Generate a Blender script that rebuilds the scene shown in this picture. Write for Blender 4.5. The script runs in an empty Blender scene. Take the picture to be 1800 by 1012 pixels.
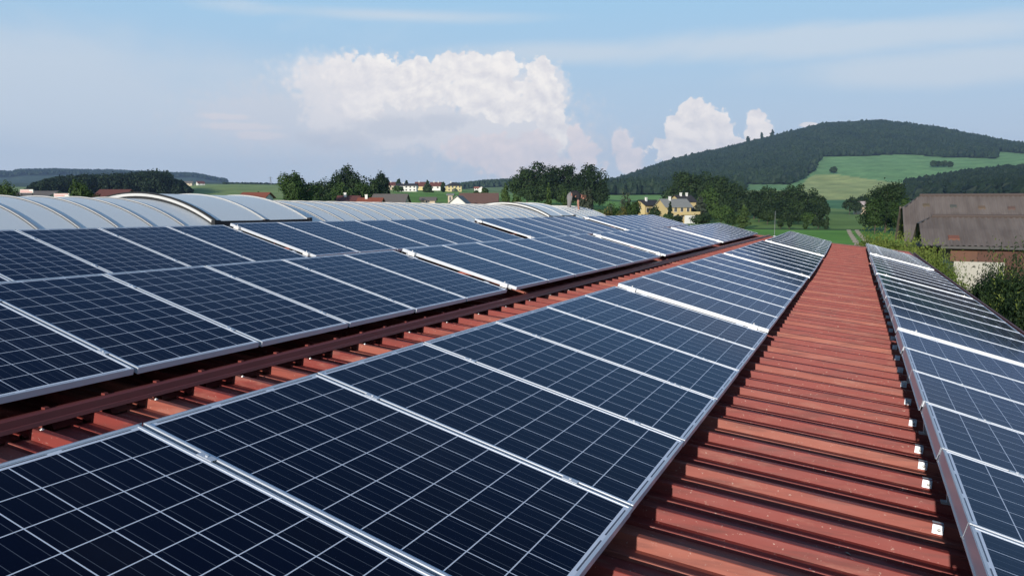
import bpy, math, random
import numpy as np
from mathutils import Matrix, Vector
random.seed(7); rng = np.random.default_rng(7)
SC = bpy.context.scene
COL = SC.collection

# ------------------------------------------------------------------ camera
FPX, YAW, PIT = 1351.53, 0.429412, 0.108351
Fv = np.array([-math.sin(YAW)*math.cos(PIT), math.cos(YAW)*math.cos(PIT), -math.sin(PIT)])
Rv = np.array([math.cos(YAW), math.sin(YAW), 0.0]); Uv = np.cross(Rv, Fv)
def ray(px, py): return Fv + Rv*(px-900)/FPX - Uv*(py-506)/FPX
def at(px, py, D):
    d = ray(px, py); return d*(D/math.hypot(d[0], d[1]))
def pxm(px, D):      # metres per photo pixel at ground distance D
    d = ray(px, 359); return D/math.hypot(d[0], d[1])/FPX
cam = bpy.data.cameras.new('camera'); camo = bpy.data.objects.new('camera', cam); COL.objects.link(camo)
M = Matrix(((Rv[0], Uv[0], -Fv[0]), (Rv[1], Uv[1], -Fv[1]), (Rv[2], Uv[2], -Fv[2]))).to_4x4()
camo.matrix_world = M
cam.sensor_width = 36; cam.lens = 36*FPX/1800; cam.clip_start = .05; cam.clip_end = 20000
SC.camera = camo

# ------------------------------------------------------------------ object helpers
def tag(o, label=None, cat=None, group=None, kind=None):
    if label: o['label'] = label
    if cat: o['category'] = cat
    if group: o['group'] = group
    if kind: o['kind'] = kind
    return o
def empty(name, loc=(0, 0, 0), rz=0):
    o = bpy.data.objects.new(name, None); COL.objects.link(o); o.location = loc; o.rotation_euler = (0, 0, rz)
    o.empty_display_size = .1
    return o
class MB:
    def __init__(s): s.v = []; s.f = []; s.m = []
    def add(s, vs, fs, mi=0):
        n = len(s.v); s.v += [tuple(map(float, v)) for v in vs]
        for f in fs: s.f.append(tuple(n+i for i in f)); s.m.append(mi)
    def box(s, x0, x1, y0, y1, z0, z1, mi=0, T=None):
        vs = [(x, y, z) for x in (x0, x1) for y in (y0, y1) for z in (z0, z1)]
        if T: vs = [T(*v) for v in vs]
        s.add(vs, [(0, 1, 3, 2), (4, 6, 7, 5), (0, 4, 5, 1), (2, 3, 7, 6), (0, 2, 6, 4), (1, 5, 7, 3)], mi)
    def tube(s, p, q, r0, r1=None, n=8, mi=0, cap=True):
        r1 = r0 if r1 is None else r1
        p = np.array(p, float); q = np.array(q, float); d = q-p; d /= np.linalg.norm(d)
        a = np.cross(d, (0, 0, 1) if abs(d[2]) < .9 else (1, 0, 0)); a /= np.linalg.norm(a); b = np.cross(d, a)
        vs = []
        for c, r in ((p, r0), (q, r1)):
            for i in range(n):
                t = 2*math.pi*i/n; vs.append(c+r*(math.cos(t)*a+math.sin(t)*b))
        fs = [(i, (i+1) % n, n+(i+1) % n, n+i) for i in range(n)]
        if cap: fs += [tuple(range(n))[::-1], tuple(range(n, 2*n))]
        s.add(vs, fs, mi)
    def prism(s, poly, y0, y1, mi=0):   # poly in (x,z), extruded along y
        n = len(poly); vs = [(x, y0, z) for x, z in poly]+[(x, y1, z) for x, z in poly]
        s.add(vs, [(i, n+i, n+(i+1) % n, (i+1) % n) for i in range(n)]+[tuple(range(n)), tuple(range(n, 2*n))[::-1]], mi)
    def build(s, name, mats, parent=None, smooth=False, bevel=0):
        me = bpy.data.meshes.new(name); me.from_pydata(s.v, [], s.f)
        mats = mats if isinstance(mats, (list, tuple)) else [mats]
        for m in mats: me.materials.append(m)
        if len(mats) > 1: me.polygons.foreach_set('material_index', s.m)
        if smooth: me.polygons.foreach_set('use_smooth', [True]*len(s.f))
        me.update()
        o = bpy.data.objects.new(name, me); COL.objects.link(o)
        if parent: o.parent = parent
        if bevel:
            b = o.modifiers.new('b', 'BEVEL'); b.width = bevel; b.segments = 2; b.limit_method = 'ANGLE'
        return o
def npmesh(name, V, k, mats, parent=None, smooth=False, attr=None):
    """V: (n*k,3) vertices, every k consecutive ones are one face"""
    n = len(V)//k; me = bpy.data.meshes.new(name)
    me.vertices.add(len(V)); me.vertices.foreach_set('co', V.astype(np.float32).ravel())
    me.loops.add(n*k); me.loops.foreach_set('vertex_index', np.arange(n*k, dtype=np.int32))
    me.polygons.add(n); me.polygons.foreach_set('loop_start', np.arange(0, n*k, k, dtype=np.int32))
    me.polygons.foreach_set('loop_total', np.full(n, k, dtype=np.int32))
    me.materials.append(mats); me.update(); me.validate()
    if attr is not None:
        a = me.color_attributes.new('tint', 'FLOAT_COLOR', 'POINT'); a.data.foreach_set('color', attr.astype(np.float32).ravel())
    o = bpy.data.objects.new(name, me); COL.objects.link(o)
    if parent: o.parent = parent
    return o
def copy_tree(o, parent=None):
    c = o.copy(); COL.objects.link(c); c.parent = parent
    for ch in list(o.children): copy_tree(ch, c)
    return c

# ------------------------------------------------------------------ materials
class NT:
    def __init__(s, nt): s.nt = nt; s.x = 0
    def n(s, t, **kw):
        nd = s.nt.nodes.new(t); s.x += 60; nd.location = (s.x, 0)
        for k, v in kw.items():
            if hasattr(nd, k): setattr(nd, k, v)
        return nd
    def put(s, sock, v):
        if hasattr(v, 'is_output') or isinstance(v, bpy.types.NodeSocket): s.nt.links.new(v, sock)
        else: sock.default_value = v
    def m(s, op, a, b=None, c=None, clamp=False):
        nd = s.n('ShaderNodeMath', operation=op, use_clamp=clamp)
        for i, v in enumerate((a, b, c)):
            if v is not None: s.put(nd.inputs[i], v)
        return nd.outputs[0]
    def vm(s, op, a, b=None):
        nd = s.n('ShaderNodeVectorMath', operation=op); s.put(nd.inputs[0], a)
        if b is not None: s.put(nd.inputs[1], b)
        return nd.outputs['Value'] if op in ('LENGTH', 'DOT_PRODUCT') else nd.outputs[0]
    def mix(s, f, a, b, mode='MIX'):
        nd = s.n('ShaderNodeMix', data_type='RGBA', blend_type=mode)
        s.put(nd.inputs[0], f); s.put(nd.inputs[6], a if not isinstance(a, tuple) else (*a[:3], 1)); s.put(nd.inputs[7], b if not isinstance(b, tuple) else (*b[:3], 1))
        return nd.outputs[2]
    def noise(s, vec, scale, detail=4, rough=.55, dist=0):
        nd = s.n('ShaderNodeTexNoise'); s.put(nd.inputs['Vector'], vec)
        nd.inputs['Scale'].default_value = scale; nd.inputs['Detail'].default_value = detail
        nd.inputs['Roughness'].default_value = rough; nd.inputs['Distortion'].default_value = dist
        return nd.outputs['Fac']
    def sep(s, v):
        nd = s.n('ShaderNodeSeparateXYZ'); s.put(nd.inputs[0], v); return nd.outputs
    def comb(s, x, y, z):
        nd = s.n('ShaderNodeCombineXYZ')
        for i, v in enumerate((x, y, z)): s.put(nd.inputs[i], v)
        return nd.outputs[0]
    def step(s, v, a, b):
        nd = s.n('ShaderNodeMapRange', interpolation_type='SMOOTHSTEP'); s.put(nd.inputs['Value'], v)
        s.put(nd.inputs['From Min'], a); s.put(nd.inputs['From Max'], b); return nd.outputs[0]
    def scale(s, v, k):
        nd = s.n('ShaderNodeMapping'); s.put(nd.inputs[0], v); nd.inputs['Scale'].default_value = k; return nd.outputs[0]
def mat(name):
    m = bpy.data.materials.new(name); m.use_nodes = True
    g = NT(m.node_tree); p = m.node_tree.nodes['Principled BSDF']
    return m, g, p
def simple(name, col, rough=.6, metal=0, var=.12, sc=3., spec=.5, bump=0):
    m, g, p = mat(name)
    tc = g.n('ShaderNodeTexCoord').outputs['Object']
    nz = g.noise(tc, sc, 5, .6)
    c = g.mix(nz, tuple(k*(1-var) for k in col), tuple(min(1, k*(1+var)) for k in col))
    g.put(p.inputs['Base Color'], c); p.inputs['Roughness'].default_value = rough; p.inputs['Metallic'].default_value = metal
    p.inputs['Specular IOR Level'].default_value = spec
    if bump:
        b = g.n('ShaderNodeBump'); b.inputs['Strength'].default_value = bump; g.put(b.inputs['Height'], g.noise(tc, sc*6, 4)); g.put(p.inputs['Normal'], b.outputs[0])
    return m

ALU = simple('aluminium', (.62, .66, .71), .42, .2, .06, 9)
ALUB = simple('bright_aluminium', (.8, .8, .79), .45, .3, .05, 9)
DARKM = simple('dark_metal', (.03, .03, .032), .5, .2)
WHITE = simple('white_plaster', (.72, .71, .67), .8, 0, .08, .8)
BLACK = simple('black_rubber', (.012, .014, .016), .6)
RUST = simple('brown_flashing', (.20, .048, .041), .42, 0, .2, 2.5)
GUTTER = simple('dark_red_gutter', (.17, .045, .042), .5, 0, .2, 3)
CONC = simple('building_wall_paint', (.4, .38, .34), .85)
SCREW = simple('zinc_screw', (.6, .6, .58), .35, .7)

def roof_mat():
    m, g, p = mat('red_trapezoid_sheet')
    o = g.n('ShaderNodeTexCoord').outputs['Object']; X = g.sep(o)
    idx = g.m('FLOOR', g.m('ADD', g.m('DIVIDE', X[1], 1/3), .35))
    wn = g.n('ShaderNodeTexWhiteNoise', noise_dimensions='1D'); g.put(wn.inputs['W'], idx)
    third = g.m('LESS_THAN', g.m('MODULO', g.m('ADD', idx, 60), 3.0), .5)
    face = g.m('MULTIPLY', g.m('MULTIPLY', third, .8), g.m('ADD', .35, g.m('MULTIPLY', g.sep(wn.outputs['Color'])[1], .65)))
    base = g.mix(g.m('MULTIPLY', wn.outputs[0], .35), (.245, .042, .033), (.185, .031, .026))
    base = g.mix(face, base, (.36, .115, .075))
    dust = g.noise(g.scale(o, (.8, 3.5, 3.5)), 3.2, 8, .65)
    base = g.mix(g.step(dust, .52, .8), base, (.36, .17, .13))
    fine = g.noise(o, 55, 5, .7)
    base = g.mix(g.step(fine, .62, .70), base, (.5, .33, .27))
    dk = g.noise(g.scale(o, (.5, 6, 6)), 5, 6, .6)
    base = g.mix(g.m('MULTIPLY', g.step(dk, .46, .7), .6), base, (.11, .03, .026))
    g.put(p.inputs['Base Color'], base)
    g.put(p.inputs['Roughness'], g.m('ADD', .42, g.m('MULTIPLY', dust, .3)))
    p.inputs['Specular IOR Level'].default_value = .3
    return m
ROOF = roof_mat()

def cell_mat():
    m, g, p = mat('solar_cells')
    o = g.n('ShaderNodeTexCoord').outputs['Object']; X = g.sep(o)
    cw = .1588
    u = g.m('DIVIDE', g.m('SUBTRACT', X[0], .825-5*cw), cw); v = g.m('DIVIDE', g.m('SUBTRACT', X[1], .495-3*cw), cw)
    def line(t, w):   # distance to nearest integer below w (fraction of a cell)
        f = g.m('ABSOLUTE', g.m('SUBTRACT', g.m('FRACT', g.m('ADD', t, .5)), .5)); return g.m('LESS_THAN', f, w)
    gx = line(u, .0135); gy = line(v, .0135)
    out = g.m('MAXIMUM', g.m('GREATER_THAN', g.m('ABSOLUTE', g.m('SUBTRACT', u, 5)), 4.99), g.m('GREATER_THAN', g.m('ABSOLUTE', g.m('SUBTRACT', v, 3)), 2.985))
    grid = g.m('MAXIMUM', g.m('MAXIMUM', gx, gy), out)
    # tabbing ribbon across the short end margins, broken every second cell
    au = g.m('ABSOLUTE', g.m('SUBTRACT', u, 5))
    rib = g.m('MULTIPLY', g.m('MULTIPLY', g.m('GREATER_THAN', au, 5.06), g.m('LESS_THAN', au, 5.10)),
              g.m('LESS_THAN', g.m('ABSOLUTE', g.m('SUBTRACT', g.m('FRACT', g.m('MULTIPLY', v, .5)), .5)), .42))
    bb = g.m('LESS_THAN', g.m('ABSOLUTE', g.m('SUBTRACT', g.m('FRACT', g.m('MULTIPLY', v, 3.0)), .5)), .022)
    wn = g.n('ShaderNodeTexWhiteNoise', noise_dimensions='3D')
    oi = g.n('ShaderNodeObjectInfo').outputs['Random']
    g.put(wn.inputs['Vector'], g.comb(g.m('FLOOR', u), g.m('FLOOR', v), g.m('MULTIPLY', oi, 97.0)))
    sp = g.sep(wn.outputs['Color'])
    cell = g.mix(sp[0], (.0013, .0020, .0095), (.0030, .0027, .0065))
    cell = g.mix(g.m('MULTIPLY', sp[1], .5), cell, (.0016, .0040, .0165))
    vo = g.n('ShaderNodeTexVoronoi'); g.put(vo.inputs['Vector'], o); vo.inputs['Scale'].default_value = 75
    cell = g.mix(g.m('MULTIPLY', g.sep(vo.outputs['Color'])[0], .35), cell, (.003, .0045, .0135))
    cell = g.mix(g.m('MULTIPLY', bb, .55), cell, (.16, .18, .21))
    c = g.mix(grid, cell, (.80, .84, .90)); c = g.mix(rib, c, (.12, .13, .15))
    g.put(p.inputs['Base Color'], c)
    dust = g.noise(o, 5, 6, .65)
    g.put(p.inputs['Roughness'], g.m('ADD', .05, g.m('MULTIPLY', dust, .07)))
    p.inputs['Specular IOR Level'].default_value = 0
    fr = g.n('ShaderNodeFresnel'); fr.inputs['IOR'].default_value = 1.29
    gl = g.n('ShaderNodeBsdfGlossy'); gl.inputs['Color'].default_value = (.41, .49, .66, 1); g.put(gl.inputs['Roughness'], g.m('ADD', .05, g.m('MULTIPLY', dust, .07)))
    mx = g.n('ShaderNodeMixShader'); g.put(mx.inputs[0], fr.outputs[0]); nt = m.node_tree
    nt.links.new(p.outputs[0], mx.inputs[1]); nt.links.new(gl.outputs[0], mx.inputs[2]); nt.links.new(mx.outputs[0], nt.nodes['Material Output'].inputs[0])
    return m
CELLS = cell_mat()

def poly_mat():
    m, g, p = mat('polycarbonate')
    o = g.n('ShaderNodeTexCoord').outputs['Object']
    nz = g.noise(o, 1.3, 5, .6)
    c = g.mix(nz, (.86, .87, .82), (.92, .92, .87))
    st = g.noise(g.scale(o, (.6, 8, .6)), 6, 3)
    c = g.mix(g.m('MULTIPLY', st, .25), c, (.74, .78, .78))
    g.put(p.inputs['Base Color'], c); p.inputs['Roughness'].default_value = .38
    return m
POLY = poly_mat()

def leaf_mat(name, a, b, sc=.6):
    m, g, p = mat(name); nt = m.node_tree
    o = g.n('ShaderNodeTexCoord').outputs['Object']; r = g.n('ShaderNodeObjectInfo').outputs['Random']
    f = g.m('ADD', g.m('MULTIPLY', g.noise(o, sc, 5, .7), .9), g.m('MULTIPLY', r, .25), clamp=True)
    c = g.mix(g.step(f, .3, .8), a, b)
    n2 = g.noise(o, sc*9, 3, .6); c = g.mix(g.m('MULTIPLY', g.step(n2, .5, .75), .35), c, tuple(k*1.7 for k in b))
    g.put(p.inputs['Base Color'], c); p.inputs['Roughness'].default_value = .65; p.inputs['Specular IOR Level'].default_value = .2
    tr = g.n('ShaderNodeBsdfTranslucent'); g.put(tr.inputs[0], c)
    mx = g.n('ShaderNodeMixShader'); mx.inputs[0].default_value = .2
    nt.links.new(p.outputs[0], mx.inputs[1]); nt.links.new(tr.outputs[0], mx.inputs[2])
    nt.links.new(mx.outputs[0], nt.nodes['Material Output'].inputs[0])
    return m
LEAF = {
 'dark': leaf_mat('dark_foliage', (.009, .022, .010), (.034, .062, .018), .3),
 'mid': leaf_mat('mid_foliage', (.018, .04, .011), (.055, .10, .022), .35),
 'light': leaf_mat('light_foliage', (.035, .065, .018), (.075, .12, .032), .4),
 'grey': leaf_mat('grey_foliage', (.035, .05, .035), (.07, .085, .055), .4),
 'olive': leaf_mat('olive_foliage', (.06, .075, .02), (.14, .12, .035), .4),
 'hedge': leaf_mat('hedge_foliage', (.07, .115, .02), (.19, .235, .05), .8),
 'forest': leaf_mat('forest_needles', (.008, .021, .013), (.028, .052, .021), .014),
 'wood': leaf_mat('wood_foliage', (.010, .022, .012), (.024, .044, .018), .03),
}
BARK = simple('bark', (.07, .055, .04), .9, 0, .3, 2)

# ------------------------------------------------------------------ the farm hall roof
YE = 34.5; Y0 = -3.0
def zlow(x, y): return -1.43-.1*x-.0085*y
def zup(x, y): return -1.064+.089*(-x-3.66)-.0085*y
hall = empty('farm_hall', (-12.35, YE/2, -6))
tag(hall, 'large hall with red ribbed metal roof carrying all the solar panels', 'building')
def HB(mb, name, mats, **k):
    o = mb.build(name, mats, **k); o.parent = hall; o.matrix_parent_inverse = Matrix.Translation(-Vector(hall.location)); return o
def sheet(zf, xs, P=1/3, off=.0):
    # one period: near face, narrow crown, far face, pan with a small stiffener
    prof = [(0, -.052), (.011, -.002), (.014, 0), (.043, 0), (.046, -.002), (.060, -.052), (.218, -.052), (.224, -.036), (.234, -.036), (.241, -.052)]
    pts = []
    y = Y0+off
    while y < YE-.34:
        for a, b in prof: pts.append((y+a, b))
        y += P
    pts.append((y, -.052)); pts.append((YE, -.052))
    mb = MB(); n = len(pts)
    vs = [((x(y) if callable(x) else x), y, zf((x(y) if callable(x) else x), y)+z) for x in xs for y, z in pts]
    fs = [(j*n+i, j*n+i+1, (j+1)*n+i+1, (j+1)*n+i) for j in range(len(xs)-1) for i in range(n-1)]
    mb.add(vs, fs); return mb
def XEf(y):
    t = (y/.955-8)/10; return (.3462+1.5883-.1554*t+.0169*t*t)*.955+.10
XE = 2.0
lower_roof = HB(sheet(zlow, [-3.66, -2.5, -1.5, -.8, 0, .8, 1.4, XEf]), 'roof_sheet', ROOF)
upper_roof = HB(sheet(zup, [-10.3, -8.5, -7, -5.5, -4.5, -3.69], off=.09), 'roof_sheet', ROOF)
back_roof = HB(sheet(lambda x, y: zup(-24.7-x, y), [-21.0, -19, -14.4], off=.09), 'roof_sheet', ROOF)
mb = MB()   # stepped flashing between the two roof levels
def P3(x, y, dz): return (x, y, zlow(-3.66, y)+dz)
sec = [(-3.655, -.004), (-3.642, .001), (-3.646, .020), (-3.650, .024), (-3.654, .058), (-3.668, .068), (-3.70, .066), (-3.70, .03), (-3.672, -.004)]
ys = list(np.linspace(Y0, YE, 40)); n = len(sec)
mb.add([P3(x, y, z) for y in ys for x, z in sec], [(j*n+i, j*n+(i+1) % n, (j+1)*n+(i+1) % n, (j+1)*n+i) for j in range(len(ys)-1) for i in range(n)])
yy_ = Y0+.09
while yy_ < YE-.4:
    z_ = zlow(-3.69, yy_)+.066; mb.box(-3.708, -3.680, yy_+.015, yy_+.038, z_-.004, z_+.007); yy_ += 1/3
HB(mb, 'roof_flashing', RUST)
mb = MB()   # eave gutter: a half-round trough with a back flashing
sec = [(XE-.03, .012), (XE+.02, .014), (XE+.03, -.03), (XE+.05, -.09), (XE+.09, -.115), (XE+.13, -.09), (XE+.15, -.02), (XE+.165, -.005), (XE+.17, -.02), (XE+.15, -.1), (XE+.09, -.13), (XE+.04, -.11), (XE+.0, -.03), (XE-.03, -.01)]
n = len(sec)
mb.add([(x-XE+XEf(y), y, zlow(XEf(y), y)+z) for y in ys for x, z in sec], [(j*n+i, j*n+(i+1) % n, (j+1)*n+(i+1) % n, (j+1)*n+i) for j in range(len(ys)-1) for i in range(n)])
HB(mb, 'gutter', GUTTER)
for (xa, xb, zf) in ((-3.66, XEf(YE), zlow), (-10.3, -3.69, zup), (-21, -14.4, lambda x, y: zup(-24.7-x, y))):
    mb = MB(); vs = []
    for x in (xa, xb):
        for (y, z) in ((YE-.10, .012), (YE+.03, .012), (YE+.03, -.14), (YE+.01, -.14), (YE+.01, -.004), (YE-.10, -.004)): vs.append((x, y, zf(x, YE)+z))
    mb.add(vs, [(i, (i+1) % 6, 6+(i+1) % 6, 6+i) for i in range(6)]+[(0, 1, 2, 3, 4, 5), (11, 10, 9, 8, 7, 6)])
    HB(mb, 'verge_trim', GUTTER)
mb = MB()
mb.box(1.3, 1.5, Y0+.3, YE-.2, -6.1, -2.05); mb.box(-26.5, -26.3, Y0+.3, YE-.2, -6.1, -2.05)
mb.box(-26.3, 1.3, YE-.4, YE-.2, -6.1, -2.1); mb.box(-26.3, 1.3, Y0+.3, Y0+.5, -6.1, -2.1)
HB(mb, 'wall', CONC)
mb = MB()   # roof deck under the sheets so nothing shows through
for (xa, xb, zf) in ((-3.66, 1.5, zlow), (-10.3, -3.7, zup), (-21, -14.4, lambda x, y: zup(-24.7-x, y))):
    mb.add([(x, y, zf(x, y)-.07+dz) for x in (xa, xb) for y in (Y0, YE-.05) for dz in (-.08, 0)], [(0, 1, 3, 2), (4, 6, 7, 5), (0, 4, 5, 1), (2, 3, 7, 6), (0, 2, 6, 4), (1, 5, 7, 3)])
mb.box(-26.4, -21, Y0, YE-.05, -2.2, -1.2)
HB(mb, 'roof_deck', RUST)
# screws with washers on the bare strip and beside the flashing
def screw(x, y, dz, zf=zlow):
    s = MB(); z = zf(x, y)+dz
    s.tube((x, y, z), (x, y, z+.003), .011, .010, 10); s.tube((x, y, z+.003), (x, y, z+.009), .005, .005, 6)
    o = s.build('screw', SCREW); o.parent = lower_roof; return o
for k in range(6, 40):
    yb = Y0+k*(1/3)
    if k % 2 == 0: screw(-3.60, yb+.03, .0)
    if k % 3 == 0: screw(-.12+.03*math.sin(k), yb+.25, -.052)
DEB = simple('dry_leaf_bits', (.38, .30, .22), .8, 0, .3, 20)
for i in range(34):
    x = random.uniform(-.7, .33); y = random.uniform(2.6, 16); k = round((y-Y0)*3); y = Y0+k/3+random.uniform(.08, .2); m_ = MB(); a = random.uniform(0, 3); l = random.uniform(.006, .02); w = l*random.uniform(.2, .5)
    ca, sa = math.cos(a), math.sin(a); z = zlow(x, y)-.052+.002
    m_.add([(x+ca*l, y+sa*l, z), (x-sa*w, y+ca*w, z+.003), (x-ca*l, y-sa*l, z+.001), (x+sa*w, y-ca*w, z), (x, y, z+.005)], [(0, 1, 4), (1, 2, 4), (2, 3, 4), (3, 0, 4), (3, 2, 1, 0)])
    o = m_.build('leaf_scrap', DEB if i % 3 else WHITE); tag(o, 'tiny dry scrap lying in the troughs of the bare red strip', 'debris', 'scraps on the bare red strip')
for x, y in ((.12, 3.1), (-.45, 3.62), (-.2, 4.31), (.2, 5.3), (-3.0, 3.3), (-3.05, 4.6), (-2.95, 5.97)): screw(x, Y0+round((y-Y0)*3)/3+.24, -.052)

# ------------------------------------------------------------------ solar panels
ROWS = {
 'mid': ([-2.4427, -.8832, 1.6027, -.4093, -.0752, -.1173, -.0279, .013], [(1.9651, 0, 0, -3, 6), (8.17, -.0045, .021, 0, 7), (15.48, .0174, .018, 0, 7), (23.2814, .0278, .012, 0, 10)], 1.0),
 'lo': ([-5.3947, -.5752, 1.6012, -.4232, .0642, -.0848, -.0733, -.002], [(3.1411, 0, 0, -3, 5), (8.3126, .0587, .0212, 0, 7), (15.9384, .0344, .0199, 0, 7), (23.6924, .0267, .0166, 0, 10)], .967),
 'up': ([-8.6335, -.3009, 1.589, -.4344, .229, -.0649, -.1077, .0001], [(5.5756, 0, 0, -5, 3), (8.7043, .019, .0253, 0, 7), (16.4212, .0289, .0129, 0, 7), (24.3175, .0314, .0066, 0, 10)], 1.0),
 'rt': ([.3462, -1.2296, 1.5883, -.4129, -.1554, -.0044, .0169, -.0471], [(3.3766, 0, 0, -3, 5), (8.75, .022, -.02, 0, 7), (16.0, .0093, -.015, 0, 7), (23.6662, .0209, .0108, 0, 10)], .955),
}
PT = 1.012
def row_point(row, g, e, k):
    (x0, z0, dx, dz, sx, sz, qx, qz), G, s = ROWS[row]
    y0, gx, gz = G[g][:3]; y = y0+k*PT; t = (y-8)/10
    X = x0+gx+sx*t+qx*t*t; Z = z0+gz+sz*t+qz*t*t
    if e: X += dx; Z += dz
    return Vector((X, y, Z))*s
def make_panel():
    root = empty('solar_panel')
    L, W, H, lip = 1.65, .99, .040, .013
    fr = MB()
    for (x0, x1, y0, y1) in ((0, lip, 0, W), (L-lip, L, 0, W), (lip, L-lip, 0, lip), (lip, L-lip, W-lip, W)): fr.box(x0, x1, y0, y1, -H, 0)
    fr.build('frame', ALU, root, bevel=.0018)
    gl = MB(); gl.box(lip, L-lip, lip, W-lip, -.012, -.0035); gl.build('cell_sheet', CELLS, root)
    for x in (.30, 1.33):
        c = MB(); c.box(x, x+.07, W-.004, W+.026, .0005, .0025); c.tube((x+.035, W+.011, .0025), (x+.035, W+.011, .008), .0065, .006, 6)
        c.build('clamp', ALU, root)
    return root
proto = make_panel()
SHEET = simple('glossy_zinc_sheet', (.40, .44, .49), .28, .3, .1, 4)
def end_clamps(root, y):   # block clamps holding the raised near edge of a group
    for x in (.12, 1.45):
        c = MB(); c.box(x, x+.09, y-.045, y-.004, -.046, .004); c.box(x+.005, x+.085, y-.004, y+.012, .0006, .004)
        c.tube((x+.045, y-.025, .004), (x+.045, y-.025, .022), .007, .007, 6, 0)
        c.build('end_clamp', ALUB, root)
ROWNAME = {'up': 'row beside the arched skylight', 'lo': 'row just above the brown flashing', 'mid': 'row between the brown flashing and the bare red strip', 'rt': 'row along the gutter'}
ROWSHORT = {'up': 'skylight row', 'lo': 'row above the brown flashing', 'mid': 'row below the brown flashing', 'rt': 'gutter row'}
ORD = ['first', 'second', 'third', 'fourth', 'fifth', 'sixth', 'seventh', 'eighth', 'ninth', 'tenth']
used = False
RAILM = simple('rail_aluminium', (.45, .46, .47), .45, .6)
for row in ('mid', 'lo', 'up', 'rt'):
    G = ROWS[row][1]; s = ROWS[row][2]
    for g in range(4):
        k0, k1 = G[g][3], G[g][4]
        for k in range(k0, k1):
            A = row_point(row, g, 0, k); B = row_point(row, g, 1, k); C = row_point(row, g, 0, k+1)
            jit = random.uniform(-.003, .003)
            ex = (B-A).normalized(); ey = (C-A).normalized(); ey = (ey-ex*ey.dot(ex)*.35).normalized(); ex = (ex-ey*ex.dot(ey)).normalized(); ez = ex.cross(ey)
            mw = Matrix(((ex[0], ey[0], ez[0], 0), (ex[1], ey[1], ez[1], 0), (ex[2], ey[2], ez[2], 0), (0, 0, 0, 1)))
            mw = Matrix.Translation(A+ex*jit) @ mw @ Matrix.Scale(s, 4)
            o = copy_tree(proto)
            o.matrix_world = mw
            if g == 0:
                lab = f'{ORD[k1-1-k]} solar panel before the first white step of the {ROWSHORT[row]}'
            else:
                lab = f'{ORD[k]} solar panel past the {ORD[g-1]} white step of the {ROWSHORT[row]}'
            tag(o, lab, 'solar panel', 'solar panels of the '+ROWNAME[row])
            if True:
                hsh = {'rt': .068, 'mid': .40}.get(row, .44)  # outside the gutter row: unseen sheets, added deep to keep sunlight from under panels
                sm_ = MB(); sm_.box(-.0042, -.0014, .002, 1.009, -hsh, -.001); sm_.box(-.010, -.0042, .002, 1.009, -hsh, -hsh+.0025); sm_.build('side_sheet', SHEET, o)
            if k == k0 and g > 0: end_clamps(o, 0)
        # rack under the group: two rails along the row, the upper one on posts
        rk = empty('mounting_rack', row_point(row, g, 1, k0)); zf = zlow if row in ('mid', 'rt') else zup
        tag(rk, f'aluminium rack under panels {"before the first" if g == 0 else "past the "+ORD[g-1]} white step, {ROWSHORT[row]}', 'mounting rack', 'racks under the solar panels')
        inv = Matrix.Translation(-Vector(rk.location))
        for e, f in ((0, .03), (1, .92)):
            A = row_point(row, g, 0, k0); B = row_point(row, g, 1, k0); A2 = row_point(row, g, 0, k1); B2 = row_point(row, g, 1, k1)
            p = A+(B-A)*f; q = A2+(B2-A2)*f; mbx = MB(); h = .045*s
            ztop_p, ztop_q = p.z-h, q.z-h; hp = .04 if e == 0 else .012
            vs = []
            for (c, zt) in ((p, ztop_p), (q, ztop_q)):
                for (dx, dz) in ((0, 0), (.04, -.009), (.04, -hp-.009), (0, -hp)): vs.append((c.x+dx, c.y, zt+dz))
            mbx.add(vs, [(0, 1, 5, 4), (1, 2, 6, 5), (2, 3, 7, 6), (3, 0, 4, 7), (0, 3, 2, 1), (4, 5, 6, 7)])
            r = mbx.build('rail', RAILM); r.parent = rk; r.matrix_parent_inverse = inv
            npost = 4 if g else 5
            for i in range(npost):
                t = (i+.5)/npost; c = p+(q-p)*t
                if e == 1: continue
                yy = Y0+round((c.y-Y0)*3)/3+.03; z1 = c.z-h-.045; pm = MB()
                pm.box(c.x+.006, c.x+.034, yy-.014, yy+.014, zf(c.x+.034, yy)+.003, z1)
                pm.box(c.x-.02, c.x+.06, yy-.02, yy+.02, zf(c.x+.06, yy)+.0, zf(c.x-.02, yy)+.003)
                r = pm.build('post', RAILM); r.parent = rk; r.matrix_parent_inverse = inv
for c_ in list(proto.children): bpy.data.objects.remove(c_)
bpy.data.objects.remove(proto)
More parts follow.
